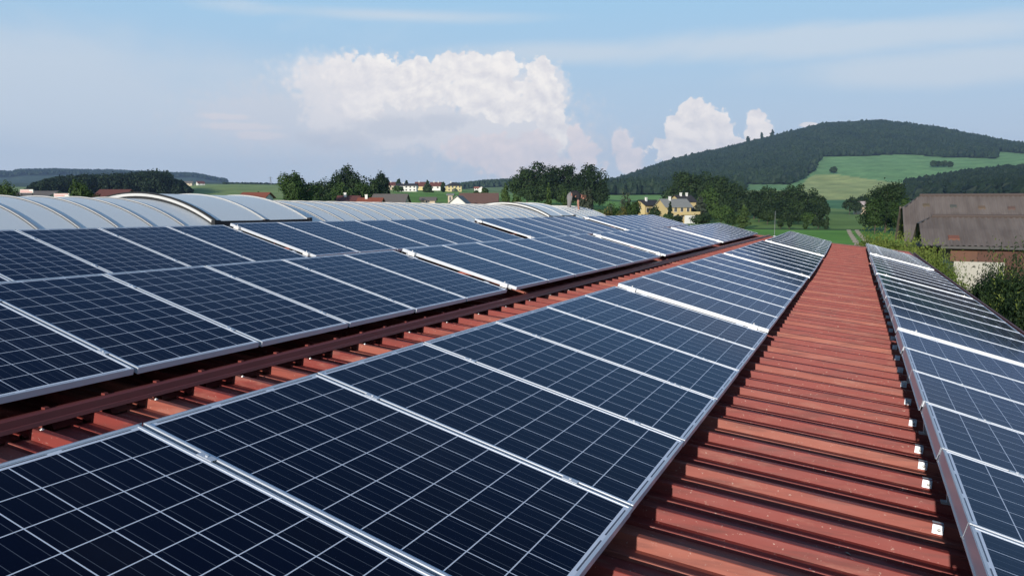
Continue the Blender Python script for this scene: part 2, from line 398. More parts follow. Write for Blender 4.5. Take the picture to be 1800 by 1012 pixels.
# small white roof brackets along the gutter row's high edge
def make_bracket():
    root = empty('roof_bracket'); m_ = MB()
    T_ = lambda x, y, z: (x, y+(z+.05)*.24, z)
    m_.box(-.036, .036, -.0065, -.002, -.052, .004, T=T_); m_.box(-.036, .036, .006, .05, .0015, .0045)
    m_.build('plate', ALU, root)
    b = MB(); b.tube((.006, -.006, -.026), (.006, -.010, -.026), .012, .012, 10); b.tube((.006, -.010, -.026), (.006, -.017, -.026), .007, .007, 6); b.build('bolt', SCREW, root)
    return root
br = make_bracket(); first = True
ks = []
yb = 3.944
base_k = round((yb-.03-Y0)*3)
ks = [base_k-2, base_k, base_k+2, base_k+3, base_k+4]+[base_k+4+2*i for i in range(1, 42)]
n_ = 0
for kk in ks:
    y = Y0+kk/3-.001
    if y > YE-.5: break
    x = .372-.0035*(y-4) if y < 20 else .316-.006*(y-20)
    o = br if first else copy_tree(br); first = False
    o.location = (x+.006, y, zlow(x, y)-.004); o.rotation_euler = (0, math.atan(.1), 0); o.scale = (.66, 1, .7)
    n_ += 1
    lab = (f'{ORD[n_-1]} small white bracket from the near end beside the gutter row' if n_ <= 10 else 'tiny white bracket far along the high edge of the gutter row')
    tag(o, lab, 'bracket', 'white roof brackets beside the gutter row')
# lightning rods on the far verge
for px, yt, X, lab in ((1362, 371, None, 'thin pale rod standing on the far roof edge before the meadow'), (1214, 376, None, 'short thin rod at the far corner of the skylight row')):
    d = ray(px, 400); t = (YE+.02)/d[1]; x = d[0]*t; zt = (ray(px, yt)*((YE+.02)/ray(px, yt)[1]))[2]
    zf = zlow if x > -3.66 else zup; zb = zf(x, YE)
    r = empty('lightning_rod', (x, YE-.02, zb)); tag(r, lab, 'lightning rod', 'rods on the roof edge')
    a = MB(); a.tube((0, 0, .0), (0, 0, zt-zb), .010, .006, 6); a.build('pole', RAILM, r)
    b = MB(); b.box(-.05, .05, -.05, .05, .011, .03); b.build('foot', ALU, r)

# ------------------------------------------------------------------ arched skylight along the ridge
SX, SR, SH = -12.35, 4.0, 2.15
def arch(y, dr=0, n=26, half=SH, lift=0):
    out = []
    amax = math.asin(half/SR)
    for i in range(n+1):
        a = -amax+2*amax*i/n; r = SR+dr
        out.append((SX+r*math.sin(a), y, .19-.0085*y+lift-SR+r*math.cos(a)))
    return out
def strip(mb, lines, mi=0):
    n = len(lines[0]); vs = [p for l in lines for p in l]
    mb.add(vs, [(j*n+i, j*n+i+1, (j+1)*n+i+1, (j+1)*n+i) for j in range(len(lines)-1) for i in range(n-1)], mi)
sky = empty('arched_skylight', (SX, 16, -.5)); tag(sky, 'long arched translucent skylight of pale sheets along the roof ridge', 'skylight')
SINV = Matrix.Translation(-Vector(sky.location))
def SB(mb, name, mats, parent=None, **k):
    o = mb.build(name, mats, **k); o.parent = parent or sky; o.matrix_parent_inverse = SINV if parent is None else Matrix(); return o
SP = .637; YS = 10.17; HF = 1.93
ribs = [YS+SP*i for i in range(-18, 37)]
g1 = MB(); strip(g1, [arch(y) for y in [ribs[0]]+[ribs[0]+(ribs[-1]-ribs[0])*i/30 for i in range(1, 31)]]); SB(g1, 'glazing', POLY, smooth=True)
RIBM = simple('skylight_bar', (.5, .5, .49), .5, .3)
def bar(mb, y, w=.022, h=.022, lift=0, half=SH, base=.0, mi=0):
    a = arch(y-w, h+base, lift=lift, half=half); b = arch(y+w, h+base, lift=lift, half=half); c = arch(y+w, base-.004, lift=lift, half=half); d = arch(y-w, base-.004, lift=lift, half=half)
    strip(mb, [d, a, b, c], mi)
for i, y in enumerate(ribs):
    k = i-18
    if 0 <= k <= 3 or 26 <= k+1 <= 29: continue
    m_ = MB(); bar(m_, y, .017, .022); bar(m_, y-.012, .014, .006, mi=1); SB(m_, 'bar', [RIBM, DARKM], smooth=False)
for (ya, yb_) in ((YS, YS+4*SP), (YS+25*SP, YS+29*SP)):
    fl = MB(); strip(fl, [arch(y, 0, lift=.10, half=HF) for y in np.linspace(ya, yb_, 7)]); flo = SB(fl, 'vent_flap', POLY, smooth=True)
    for j, y in enumerate((ya+.03, (ya+yb_)/2, yb_-.02)):
        m_ = MB(); bar(m_, y, .02, .02, lift=.10, half=HF); SB(m_, 'bar', RIBM, parent=flo)
    m_ = MB()   # near bow: dark seal, white bow, dark gap below it
    def band(r0, r1, y, dy, mi):
        a = arch(y, r1, lift=.10, half=HF); b = arch(y, r0, lift=.10, half=HF); c = arch(y+dy, r0, lift=.10, half=HF); d = arch(y+dy, r1, lift=.10, half=HF)
        strip(m_, [c, b, a, d], mi)
    band(-.002, .026, ya-.005, .04, 1); band(-.052, -.004, ya-.02, .05, 0); band(-.10, -.054, ya-.002, .02, 1)
    SB(m_, 'bow', [simple('bow_frame', (.6, .6, .58), .5, .2), BLACK], parent=flo)
    for sgn in (1, -1):
        m_ = MB()
        xa = SX+sgn*HF; za = .19-.0085*ya+.10-SR+math.sqrt(SR**2-HF**2)
        m_.box(xa-.03, xa+.04, ya-.02, yb_+.03, za-.085, za-.008); m_.box(xa-.035, xa+.05, ya-.04, ya+.10, za-.10, za+.012); m_.box(xa-.02, xa+.048, yb_-.04, yb_+.04, za-.09, za+.02)
        m_.box(xa-.02, xa+.045, (ya+yb_)/2-.06, (ya+yb_)/2+.06, za-.03, za+.006)
        SB(m_, 'seal', BLACK, parent=flo)
m_ = MB()
zb = .19-SR+math.sqrt(SR**2-SH**2)
for sgn in (1, -1):
    x1 = SX+sgn*SH
    m_.add([(x, y, zb-.0085*y+dz) for x in (x1-.04, x1+.06) for y in (ribs[0], ribs[-1]+.03) for dz in (-.35, .012)], [(0, 1, 3, 2), (4, 6, 7, 5), (0, 4, 5, 1), (2, 3, 7, 6), (0, 2, 6, 4), (1, 5, 7, 3)])
SB(m_, 'curb', simple('curb_zinc', (.42, .45, .46), .5, .3))
m_ = MB()
for y in (ribs[0], ribs[-1]):
    a = arch(y); m_.add(a+[(a[0][0], y, a[0][2]-.35), (a[-1][0], y, a[-1][2]-.35)], [tuple(range(len(a)))+(len(a)+1, len(a))])
SB(m_, 'end_wall', POLY)

# ------------------------------------------------------------------ terrain
COLS = {
 -500: [(350, 352), (700, 345), (1500, 332), (3000, 322), (4500, 306), (5600, 325)],
 0:   [(350, 352), (700, 345), (1500, 333), (3000, 322), (4500, 306), (5600, 325)],
 26:  [(350, 352), (700, 345), (1500, 333), (3000, 322), (4500, 306), (5600, 325)],
 36:  [(350, 352), (700, 345), (1500, 333), (3000, 322), (4500, 302), (5600, 325)],
 100: [(350, 352), (650, 345), (1500, 334), (3000, 322), (4500, 300.5), (5600, 325)],
 200: [(350, 352), (650, 344), (1500, 334), (3000, 322), (4500, 303), (5600, 325)],
 300: [(350, 350), (650, 343), (1500, 330), (3000, 322), (4500, 307), (5600, 325)],
 345: [(350, 350), (600, 344), (1500, 326), (3000, 322), (4500, 308), (5600, 325)],
 385: [(350, 350), (600, 343), (1500, 325), (3000, 324), (4500, 318), (5600, 325)],
 420: [(350, 350), (600, 342), (1500, 324.5), (3000, 325), (4500, 322.5), (5600, 325)],
 490: [(350, 350), (600, 342), (1500, 326), (3000, 328), (4500, 327), (5600, 330)],
 600: [(330, 351), (600, 338), (1500, 332), (4500, 330), (5600, 331)],
 700: [(330, 350), (560, 337), (800, 331), (1500, 331), (4500, 333), (5600, 335)],
 810: [(300, 353), (420, 348), (560, 337), (1500, 334), (2500, 333), (5600, 337)],
 850: [(300, 355), (420, 349), (700, 338), (1500, 335), (2000, 326), (2600, 335), (5600, 340)],
 890: [(300, 358), (450, 350), (800, 340), (1500, 335), (2000, 324), (2600, 332), (5600, 340)],
 1000: [(300, 364), (450, 352), (900, 345), (1500, 338), (2200, 328), (2700, 327), (5600, 345)],
 1065: [(300, 370), (500, 357), (900, 345), (1500, 335), (2200, 326), (2700, 327), (5600, 345)],
 1100: [(250, 389), (400, 368), (700, 351), (900, 344), (1500, 330), (2200, 315), (2700, 320), (5600, 345)],
 1170: [(250, 391), (400, 368), (700, 351), (900, 344), (1500, 324), (2300, 290), (2800, 296), (5600, 340)],
 1200: [(300, 386), (500, 368), (900, 345), (1500, 320), (2300, 282), (2900, 290), (5600, 340)],
 1300: [(300, 386), (600, 366), (900, 342), (1300, 326), (1800, 292), (2600, 257), (3000, 264), (5600, 340)],
 1400: [(300, 386), (600, 371), (900, 350), (1200, 325), (1700, 292), (2600, 233), (3000, 240), (5600, 330)],
 1440: [(300, 386), (600, 371), (900, 351), (1300, 320), (1900, 276), (2700, 222), (3200, 232), (5600, 330)],
 1540: [(300, 386), (600, 371), (900, 351), (1300, 319), (1900, 274), (2700, 216), (3200, 226), (5600, 330)],
 1640: [(300, 386), (600, 371), (900, 348), (1300, 318), (1900, 277), (2700, 229), (3200, 240), (5600, 330)],
 1745: [(300, 386), (600, 365), (900, 342), (1300, 312), (1900, 277), (2700, 252), (3200, 262), (5600, 330)],
 1800: [(300, 386), (600, 360), (900, 338), (1300, 308), (1900, 273), (2700, 262), (3200, 275), (5600, 330)],
 1950: [(300, 386), (600, 360), (900, 338), (1300, 310), (2000, 290), (2700, 285), (5600, 335)],
 2200: [(300, 386), (600, 365), (900, 345), (2000, 318), (5600, 340)],
}
cpx = np.array(sorted(COLS)); DS = np.concatenate([[0, 60, 130], np.geomspace(180, 6000, 90)])
def img_z(px, py, D):
    d = ray(px, py); return d[2]/math.hypot(d[0], d[1])*D
GZ = np.zeros((len(cpx), len(DS)))
for i, c in enumerate(cpx):
    pts = COLS[c]; Dk = [0, 190]+[p[0] for p in pts]+[6000]; zk = [-6, -6]+[img_z(c, p[1], p[0]) for p in pts]
    zk.append(zk[-1])
    lz = np.interp(np.log(np.maximum(DS, 1)), np.log(np.maximum(Dk, 1)), zk)
    ker = np.array([.25, .5, .25]); s_ = lz.copy()
    for _ in range(2): s_[1:-1] = (np.convolve(s_, ker, 'same'))[1:-1]
    GZ[i] = s_
def dev_px(x, y):
    az = np.arctan2(x, y); dv = (az+YAW+np.pi) % (2*np.pi)-np.pi
    dvc = np.clip(dv, -math.radians(46), math.radians(44)); return 900+FPX*np.tan(dvc)/math.cos(PIT), dv
def fbm(x, y, s, seed=0):
    r = np.random.default_rng(seed); t = 0
    for o in range(4):
        a = r.uniform(0, 6.28, 6); k = 2**o/s
        for j in range(3):
            th = a[j]; t = t+np.sin((x*math.cos(th)+y*math.sin(th))*k*6.28/1.7+a[j+3])*.5**o/3
    return t
def zg(x, y):
    x = np.asarray(x, float); y = np.asarray(y, float); D = np.hypot(x, y); px, _ = dev_px(x, y)
    i = np.clip(np.searchsorted(cpx, px)-1, 0, len(cpx)-2); fx = np.clip((px-cpx[i])/(cpx[i+1]-cpx[i]), 0, 1)
    j = np.clip(np.searchsorted(DS, D)-1, 0, len(DS)-2); fd = np.clip((D-DS[j])/(DS[j+1]-DS[j]), 0, 1)
    z = (GZ[i, j]*(1-fx)+GZ[i+1, j]*fx)*(1-fd)+(GZ[i, j+1]*(1-fx)+GZ[i+1, j+1]*fx)*fd
    return z+fbm(x, y, 260, 3)*np.clip((D-250)/2000, 0, 1)*2.0
def projy(x, y, z):
    P = np.stack([x, y, z], -1); d = np.maximum(P@Fv, 1e-3); return 506-FPX*(P@Uv)/d
def lerp_edge(v, pts):
    a = np.array(pts, float); return np.interp(v, a[:, 0], a[:, 1])
def forest_mask(px, py, D):
    xe = lerp_edge(py, [(270, 1438), (283, 1438), (286, 1432), (300, 1430), (303, 1425), (314, 1408), (325, 1385), (340, 1300)])
    m = (px > 1050) & (px < xe) & (D > 905) & (D < 3100) & ~((px > 1305) & (px < 1400) & (py > 324)) & ~((px < 1305) & (py > 343))
    m |= (px >= 1436) & (px < 2200) & (py < lerp_edge(px, [(1436, 276), (1520, 275), (1560, 272), (1600, 272), (1640, 276), (1745, 279), (1746, 266), (1800, 271), (1900, 280)])) & (D > 1500) & (D < 3200)
    m |= (px > 1583) & (px < 2200) & (py > lerp_edge(px, [(1583, 342), (1590, 335), (1640, 326), (1680, 317), (1700, 314), (1770, 304), (1800, 301), (1900, 300)])) & (D > 560) & (D < 1500) & (py < 352)
    m |= (px > 800) & (px < 1010) & (D > 1750) & (D < 2300) & (py < 335)
    return m
# grid
dv = np.radians(np.concatenate([np.arange(-180, -46, 4), np.arange(-46, 44, .15), np.arange(44, 181, 4)]))
Dr = np.concatenate([[1.0], np.geomspace(8, 190, 34), np.geomspace(195, 6000, 230)])
DV, DD = np.meshgrid(dv, Dr, indexing='ij'); AZ = DV-YAW
X_ = DD*np.sin(AZ); Y_ = DD*np.cos(AZ); Z_ = zg(X_, Y_); PXg, _ = dev_px(X_, Y_); PYg = projy(X_, Y_, Z_)
C = np.zeros(X_.shape+(4,)); C[..., 3] = 1
def setc(mask, c): C[mask, :3] = c
setc(DD > 0, (.085, .15, .04))
setc(DD < 196, (.10, .225, .04)); setc((DD >= 196) & (DD < 420), (.12, .19, .05)); setc((DD > 194) & (DD < 203), (.045, .08, .025))
L_ = PXg < 700
setc(L_ & (DD > 380), (.18, .24, .085)); setc(L_ & (DD > 1700), (.045, .07, .05)); setc(L_ & (DD > 3600), (.02, .034, .022))
Mm = (PXg > 690) & (PXg < 1065)
setc(Mm & (DD > 300), (.11, .21, .045)); setc(Mm & (DD > 500), (.15, .25, .07)); setc(Mm & (DD > 800), (.13, .19, .07))
Rm = (PXg >= 1065)
setc(Rm & (PXg < 1200) & (DD > 380), (.12, .23, .05)); setc(Rm & (PXg < 1200) & (DD > 620), (.14, .26, .07)); 
setc(Rm & (PXg < 1200) & (DD > 560) & (DD < 620), (.045, .09, .03))
Fm = PXg >= 1300
setc(Fm & (DD > 560), (.15, .22, .065))
setc(Fm & (PYg < 367) & (DD > 500), (.07, .165, .07))
setc(Fm & (PYg < lerp_edge(PXg, [(1300, 352), (1440, 352), (1600, 351)])) & (DD > 500), (.27, .31, .12))
setc(Fm & (PYg < lerp_edge(PXg, [(1400, 335), (1420, 312), (1436, 306), (1460, 306), (1500, 311), (1560, 320), (1700, 330)])) & (DD > 700), (.13, .24, .095))
C[..., :3] *= 1.5
setc(forest_mask(PXg, PYg, DD), (.012, .022, .012))
nz = fbm(X_, Y_, 60, 5)+.6*fbm(X_, Y_, 15, 9); C[..., :3] *= (1+.12*nz)[..., None]
nA, nD = X_.shape
vs = np.stack([X_, Y_, Z_], -1).reshape(-1, 3)
ii, jj = np.meshgrid(np.arange(nA-1), np.arange(nD-1), indexing='ij'); a = ii*nD+jj
Fq = np.stack([a, a+nD, a+nD+1, a+1], -1).reshape(-1, 4)
me = bpy.data.meshes.new('ground'); me.vertices.add(len(vs)); me.vertices.foreach_set('co', vs.astype(np.float32).ravel())
me.loops.add(Fq.size); me.loops.foreach_set('vertex_index', Fq.astype(np.int32).ravel()); me.polygons.add(len(Fq))
me.polygons.foreach_set('loop_start', np.arange(0, Fq.size, 4, dtype=np.int32)); me.polygons.foreach_set('loop_total', np.full(len(Fq), 4, dtype=np.int32))
me.polygons.foreach_set('use_smooth', np.ones(len(Fq), dtype=bool)); me.update()
ca = me.color_attributes.new('field', 'FLOAT_COLOR', 'POINT'); ca.data.foreach_set('color', C.reshape(-1, 4).astype(np.float32).ravel())
gm, g, p = mat('meadow_and_fields'); at_ = g.n('ShaderNodeAttribute', attribute_name='field').outputs['Color']
o = g.n('ShaderNodeTexCoord').outputs['Object']
n1 = g.noise(o, .05, 8, .65); n2 = g.noise(o, .9, 6, .7)
c = g.mix(g.step(n1, .35, .7), g.mix(1.0, at_, (.8, .84, .8), 'MULTIPLY'), g.mix(1.0, at_, (1.25, 1.15, 1.1), 'MULTIPLY'))
c = g.mix(g.m('MULTIPLY', g.step(n2, .4, .8), .4), c, g.mix(1.0, at_, (.55, .6, .5), 'MULTIPLY'))
g.put(p.inputs['Base Color'], c); p.inputs['Roughness'].default_value = .95; p.inputs['Specular IOR Level'].default_value = .1
me.materials.append(gm); go = bpy.data.objects.new('ground', me); COL.objects.link(go); tag(go, kind='structure')

# farm track: two pale wheel ruts with a grassy middle
PTH = simple('track_dirt', (.60, .46, .29), .95, 0, .25, .8)
mb = MB(); cl = []
for px, py in ((1499, 404.5), (1502, 410), (1506, 415), (1511, 421), (1518, 429), (1526, 440), (1540, 462)):
    d = ray(px, py); t = -6/d[2]; cl.append((d[0]*t, d[1]*t))
cl = np.array(cl); tt = np.linspace(0, len(cl)-1, 40); cx = np.interp(tt, range(len(cl)), cl[:, 0]); cy = np.interp(tt, range(len(cl)), cl[:, 1])
for s0, s1 in ((-1.3, -.45), (.35, 1.25)):
    V = []
    for i in range(40):
        j0, j1 = max(i-1, 0), min(i+1, 39); dx, dy = cx[j1]-cx[j0], cy[j1]-cy[j0]; l = math.hypot(dx, dy); nx, ny = -dy/l, dx/l
        for s in (s0, s1):
            s = s+.12*math.sin(i*1.7+s0*3); x, y = cx[i]+nx*s, cy[i]+ny*s; V.append((x, y, float(zg(x, y))+.03))
    mb.add(V, [(2*i, 2*i+2, 2*i+3, 2*i+1) for i in range(39)])
tag(mb.build('path', PTH), kind='structure')

# ------------------------------------------------------------------ foliage
def leafcloud(lobes, n, size, up=0., flat=.0, shell=.55, elong=1.0):
    lobes = np.array(lobes, float); w = lobes[:, 3]*lobes[:, 4]*lobes[:, 5]; w = w**.8; w /= w.sum()
    k = rng.choice(len(lobes), n, p=w); d = rng.normal(size=(n, 3)); d /= np.linalg.norm(d, axis=1)[:, None]
    r = shell+(1.04-shell)*rng.random(n)**.6; r *= 1+.10*rng.normal(size=n)
    c = lobes[k, :3]+d*lobes[k, 3:6]*r[:, None]
    nrm = d*1.1+rng.normal(size=(n, 3))*.42; nrm[:, 2] += .12; nrm /= np.linalg.norm(nrm, axis=1)[:, None]
    a = np.cross(nrm, rng.normal(size=(n, 3))); a[:, 2] += up; a -= nrm*(a*nrm).sum(1)[:, None]; a /= np.linalg.norm(a, axis=1)[:, None]+1e-9; b = np.cross(nrm, a)
    s = size*(.6+.8*rng.random(n))[:, None]
    q = np.stack([c-a*s*elong*.5, c+b*s*.32-a*s*.05, c+a*s*elong*.6, c-b*s*.32+a*s*.05], 1)
    return q.reshape(-1, 3)
def lobes_for(kind, h, w):
    r = w/2; L = []
    if kind == 'round':
        L.append((0, 0, h*.56, r*.72, r*.72, h*.36))
        for i in range(15):
            a = rng.uniform(0, 6.28); e = rng.uniform(-.6, 1); q = rng.uniform(.22, .42)
            L.append((r*.62*math.cos(a)*math.cos(e*1.2), r*.62*math.sin(a)*math.cos(e*1.2), h*.55+h*.32*e, r*q, r*q, h*q*.5))
    elif kind == 'dome':
        for i in range(26):
            z = rng.uniform(.22, .84); rr = r*(1-max(0, z-.55)*1.3)*rng.uniform(.25, .8); a = rng.uniform(0, 6.28); q = rng.uniform(.26, .46)*(1.15-z*.35)
            L.append((rr*math.cos(a), rr*math.sin(a), h*z, r*q, r*q, h*q*.4))
        L.append((0, 0, h*.5, r*.6, r*.6, h*.36))
    elif kind == 'loose':
        for i in range(24):
            z = rng.uniform(.15, .88); rr = r*rng.uniform(.1, .85)*(1-.35*z); a = rng.uniform(0, 6.28); q = rng.uniform(.18, .36)
            L.append((rr*math.cos(a), rr*math.sin(a), h*z, r*q, r*q, h*q*.55))
    elif kind == 'cone':
        for i in range(16):
            z = .08+.88*i/15; rr = r*(1-z)**.8*.55; a = i*2.4
            L.append((rr*math.cos(a), rr*math.sin(a), h*z, r*(1.0-z)**.8*.62+.05*r, r*(1.0-z)**.8*.62+.05*r, h*.075))
    elif kind == 'column':
        for i in range(14):
            z = .1+.84*i/13; q = math.sin(math.pi*min(.97, z*.85+.12))*.6+.12; a = rng.uniform(0, 6.28)
            L.append((r*.3*math.cos(a), r*.3*math.sin(a), h*z, r*q, r*q, h*.09))
    return L
def trunkmesh(h, w, kind):
    m_ = MB(); r0 = max(.12, h*.02); top = h*(.9 if kind == 'cone' else .62)
    bend = [(0, 0, 0), (w*.01, w*.008, top*.35), (-w*.012, w*.015, top*.7), (0, 0, top)]
    for i in range(3): m_.tube(bend[i], bend[i+1], r0*(1-.28*i), r0*(1-.28*(i+1)), 7)
    if kind != 'cone':
        for i in range(6):
            a = i*1.05+.3; z0 = top*(.4+.09*i); L = w*.33
            m_.tube((0, 0, z0), (L*math.cos(a), L*math.sin(a), z0+h*.17), r0*.45, r0*.12, 5)
    return m_
def tree(name, label, cat, px, ytop, wpx, D, kind='round', leaf='mid', group=None, basey=None, dens=1.0, size=1.0):
    pm = pxm(px, D); d = ray(px, 359); u = D/math.hypot(d[0], d[1]); x, y = d[0]*u, d[1]*u
    zb = float(zg(x, y)); h = max(2.5, img_z(px, ytop, D)-zb); wpx = wpx*(1.3 if kind in ('dome', 'loose') else 1.12); w = wpx*pm
    root = empty(name, (x, y, zb-.05), random.uniform(0, 6.28)); tag(root, label, cat, group)
    hp = h/pm; n = int((.75*wpx*hp*.8+350)*dens); n = min(n, 9000)
    q = leafcloud(lobes_for(kind, h, w), n, 3.6*pm*size*(1 if D > 60 else .8))
    npmesh('crown', q, 4, LEAF[leaf], root)
    trunkmesh(h, w, kind).build('trunk', BARK, root)
    return root
def Dfor(px, yb, D0, D1):
    best = None
    for D in np.linspace(D0, D1, 300):
        d = ray(px, 359); u = D/math.hypot(d[0], d[1]); x, y = d[0]*u, d[1]*u
        e = abs(float(projy(x, y, zg(x, y)))-yb)
        if best is None or e < best[0]: best = (e, D)
    return best[1]
GT = 'trees around the village and meadow'
T = tree
T('tree', 'rounded dark tree at the edge beside the red and white hoarding', 'tree', 8, 323, 74, 115, 'round', 'light', GT)
T('tree', 'bushy round green tree rising just behind the skylight arches', 'tree', 150, 322, 70, 105, 'round', 'light', GT, dens=1.5)
T('tree', 'loose feathery willow-like tree behind the skylight', 'tree', 524, 296, 62, 165, 'loose', 'mid', GT, dens=2.0)
T('tree', 'tallest domed tree of the clump beside the feathery willow-like tree', 'tree', 603, 284, 54, 225, 'dome', 'dark', GT, dens=1.6)
T('tree', 'low dark tree filling the gap between willow-like tree and tall domed tree', 'tree', 572, 309, 44, 228, 'round', 'dark', GT)
T('tree', 'shoulder-high dark tree against the far side of the tall domed tree', 'tree', 634, 303, 46, 222, 'dome', 'dark', GT, dens=1.4)
T('tree', 'dark tree at the end of the clump above the orange roof', 'tree', 654, 312, 38, 218, 'dome', 'dark', GT, dens=1.4)
T('tree', 'wide dull green tree low in the clump above the red-brown roof', 'tree', 600, 318, 60, 205, 'round', 'mid', GT)
T('tree', 'dark green tree low in the clump behind the orange roof', 'tree', 640, 320, 48, 207, 'round', 'mid', GT)
T('tree', 'low bush joining the willow-like tree to the dark clump', 'tree', 558, 322, 48, 190, 'round', 'mid', GT)
T('tree', 'single dark egg-shaped tree before the village', 'tree', 671, 299, 34, 260, 'round', 'dark', GT, dens=1.6)
T('tree', 'small bush on the field edge beside the willow-like tree', 'tree', 455, 335, 18, 200, 'round', 'mid', GT)
T('shrub', 'round shrub beside the white village house', 'shrub', 700, 327, 22, 500, 'round', 'mid', GT)
T('tree', 'small dark tree peeping over the white village house roof', 'tree', 701, 315, 9, 600, 'round', 'dark', GT)
T('tree', 'tiny dark tree top between the village roofs', 'tree', 715, 316, 5, 610, 'round', 'dark', GT)
T('fir_tree', 'dark fir tree between the white village house and red-brown roofs', 'tree', 752, 317, 17, 520, 'cone', 'dark', GT, dens=2)
T('tree', 'slim dark tree touching the yellow hip-roofed village house', 'tree', 779, 320, 8, 540, 'column', 'dark', GT)
T('shrub', 'dark shrub on the far field above the big brown roof', 'shrub', 852, 329, 13, 380, 'round', 'mid', GT)
T('shrub', 'thin shrub before the far pink-roofed cottage', 'shrub', 838, 334, 9, 370, 'round', 'mid', GT)
T('tree', 'light airy tree in front of the big brown roof gable end', 'tree', 889, 323, 22, 160, 'column', 'light', GT, dens=1.4)
T('tree', 'light green bush before the grove beside the brown roof', 'tree', 908, 340, 24, 150, 'round', 'light', GT)
T('tree', 'broad dark tree at the low end of the large grove', 'tree', 926, 289, 52, 315, 'dome', 'dark', GT, dens=1.6)
T('tree', 'tall spreading dark tree in the middle of the large grove', 'tree', 962, 280, 62, 320, 'dome', 'dark', GT, dens=1.7)
T('tree', 'dark tree of the large grove stepping down to the notch', 'tree', 997, 285, 44, 322, 'dome', 'dark', GT, dens=1.6)
T('tree', 'dark low tree filling the notch of the large grove', 'tree', 1015, 302, 32, 318, 'round', 'dark', GT)
T('tree', 'tall dark tree standing apart at the hill end of the large grove', 'tree', 1042, 283, 44, 305, 'dome', 'dark', GT, dens=1.8)
T('tree', 'low dark undergrowth tree at the foot of the large grove', 'tree', 945, 325, 60, 290, 'round', 'dark', GT)
T('tree', 'low dark tree at the foot of the grove behind the bending person', 'tree', 1000, 322, 56, 285, 'round', 'dark', GT)
T('tree', 'pointed light green tree in front of the large grove', 'tree', 964, 323, 22, 150, 'cone', 'light', GT, dens=1.5)
T('tree', 'small bright bush beside the bending person', 'tree', 992, 334, 16, 140, 'column', 'light', GT)
T('tree', 'pale rounded tree just beyond the bending person', 'tree', 1030, 326, 26, 140, 'dome', 'grey', GT, dens=1.5)
T('tree', 'thin see-through birch before the green field', 'tree', 1100, 331, 20, 150, 'loose', 'grey', GT, dens=.45)
T('tree', 'rounded green tree next to the yellow gabled house', 'tree', 1111, 346, 30, 130, 'dome', 'mid', GT, dens=1.5)
T('shrub', 'thin bare shrub behind the end of the skylight', 'shrub', 1070, 352, 16, 90, 'loose', 'grey', GT, dens=.4)
T('shrub', 'brown-green shrub just past the skylight end', 'shrub', 1062, 362, 46, 70, 'round', 'olive', GT)
T('shrub', 'brown-green shrub behind the far corner of the skylight row', 'shrub', 1092, 366, 40, 72, 'round', 'olive', GT)
T('shrub', 'dull green shrub between skylight end and rounded tree', 'shrub', 1078, 358, 40, 95, 'round', 'mid', GT)
T('shrub', 'dark shrub in front of the yellow gabled house', 'shrub', 1150, 361, 26, 200, 'round', 'dark', GT)
T('fir_tree', 'small dark fir between the two yellow houses', 'tree', 1178, 355, 15, 215, 'cone', 'dark', GT, dens=1.5)
T('shrub', 'leafy shrub at the foot of the yellow house with terrace', 'shrub', 1176, 374, 26, 190, 'round', 'light', GT)
T('shrub', 'dark conifer bush below the yellow terrace', 'shrub', 1192, 377, 20, 185, 'round', 'dark', GT)
T('shrub', 'dark shrubs under the pale end of the gabled house', 'shrub', 1130, 376, 30, 180, 'round', 'dark', GT)
GW = 'trees of the dark wood beside the yellow houses'
T('tree', 'tallest dark tree of the wood, above the terraced yellow house', 'tree', 1199, 296, 50, 345, 'dome', 'dark', GW, dens=1.8)
T('tree', 'dark rounded tree second along the wood crest', 'tree', 1229, 298, 54, 348, 'dome', 'dark', GW, dens=1.8)
T('tree', 'dark wide tree on the falling crest of the wood', 'tree', 1262, 303, 54, 342, 'dome', 'dark', GW, dens=1.8)
T('tree', 'dark tree where the wood crest drops to the gap', 'tree', 1293, 314, 48, 335, 'dome', 'dark', GW, dens=1.8)
T('tree', 'green round tree standing out inside the dark wood', 'tree', 1246, 328, 42, 285, 'round', 'mid', GW, dens=1.4)
T('fir_tree', 'grey-green spruce in front of the dark wood', 'tree', 1231, 344, 34, 250, 'cone', 'grey', GW, dens=1.6)
T('tree', 'dark tree low in the wood behind the grey-green spruce', 'tree', 1212, 335, 44, 300, 'round', 'dark', GW)
T('tree', 'dark tree low in the wood between spruce and birch', 'tree', 1275, 340, 52, 285, 'round', 'dark', GW)
T('tree', 'dull rounded bush at the wood edge above the panels', 'tree', 1268, 362, 50, 225, 'round', 'mid', GW)
T('tree', 'wide dark bush above the far panels of the flashing row', 'tree', 1233, 374, 50, 215, 'round', 'dark', GW)
T('tree', 'low bush beside the pale birch trunk', 'tree', 1290, 374, 30, 205, 'round', 'mid', GW)
T('birch_tree', 'light birch with pale trunk at the meadow corner', 'tree', 1308, 361, 26, 200, 'column', 'light', GW, dens=1.1)
GM = 'trees of the long grove behind the meadow'
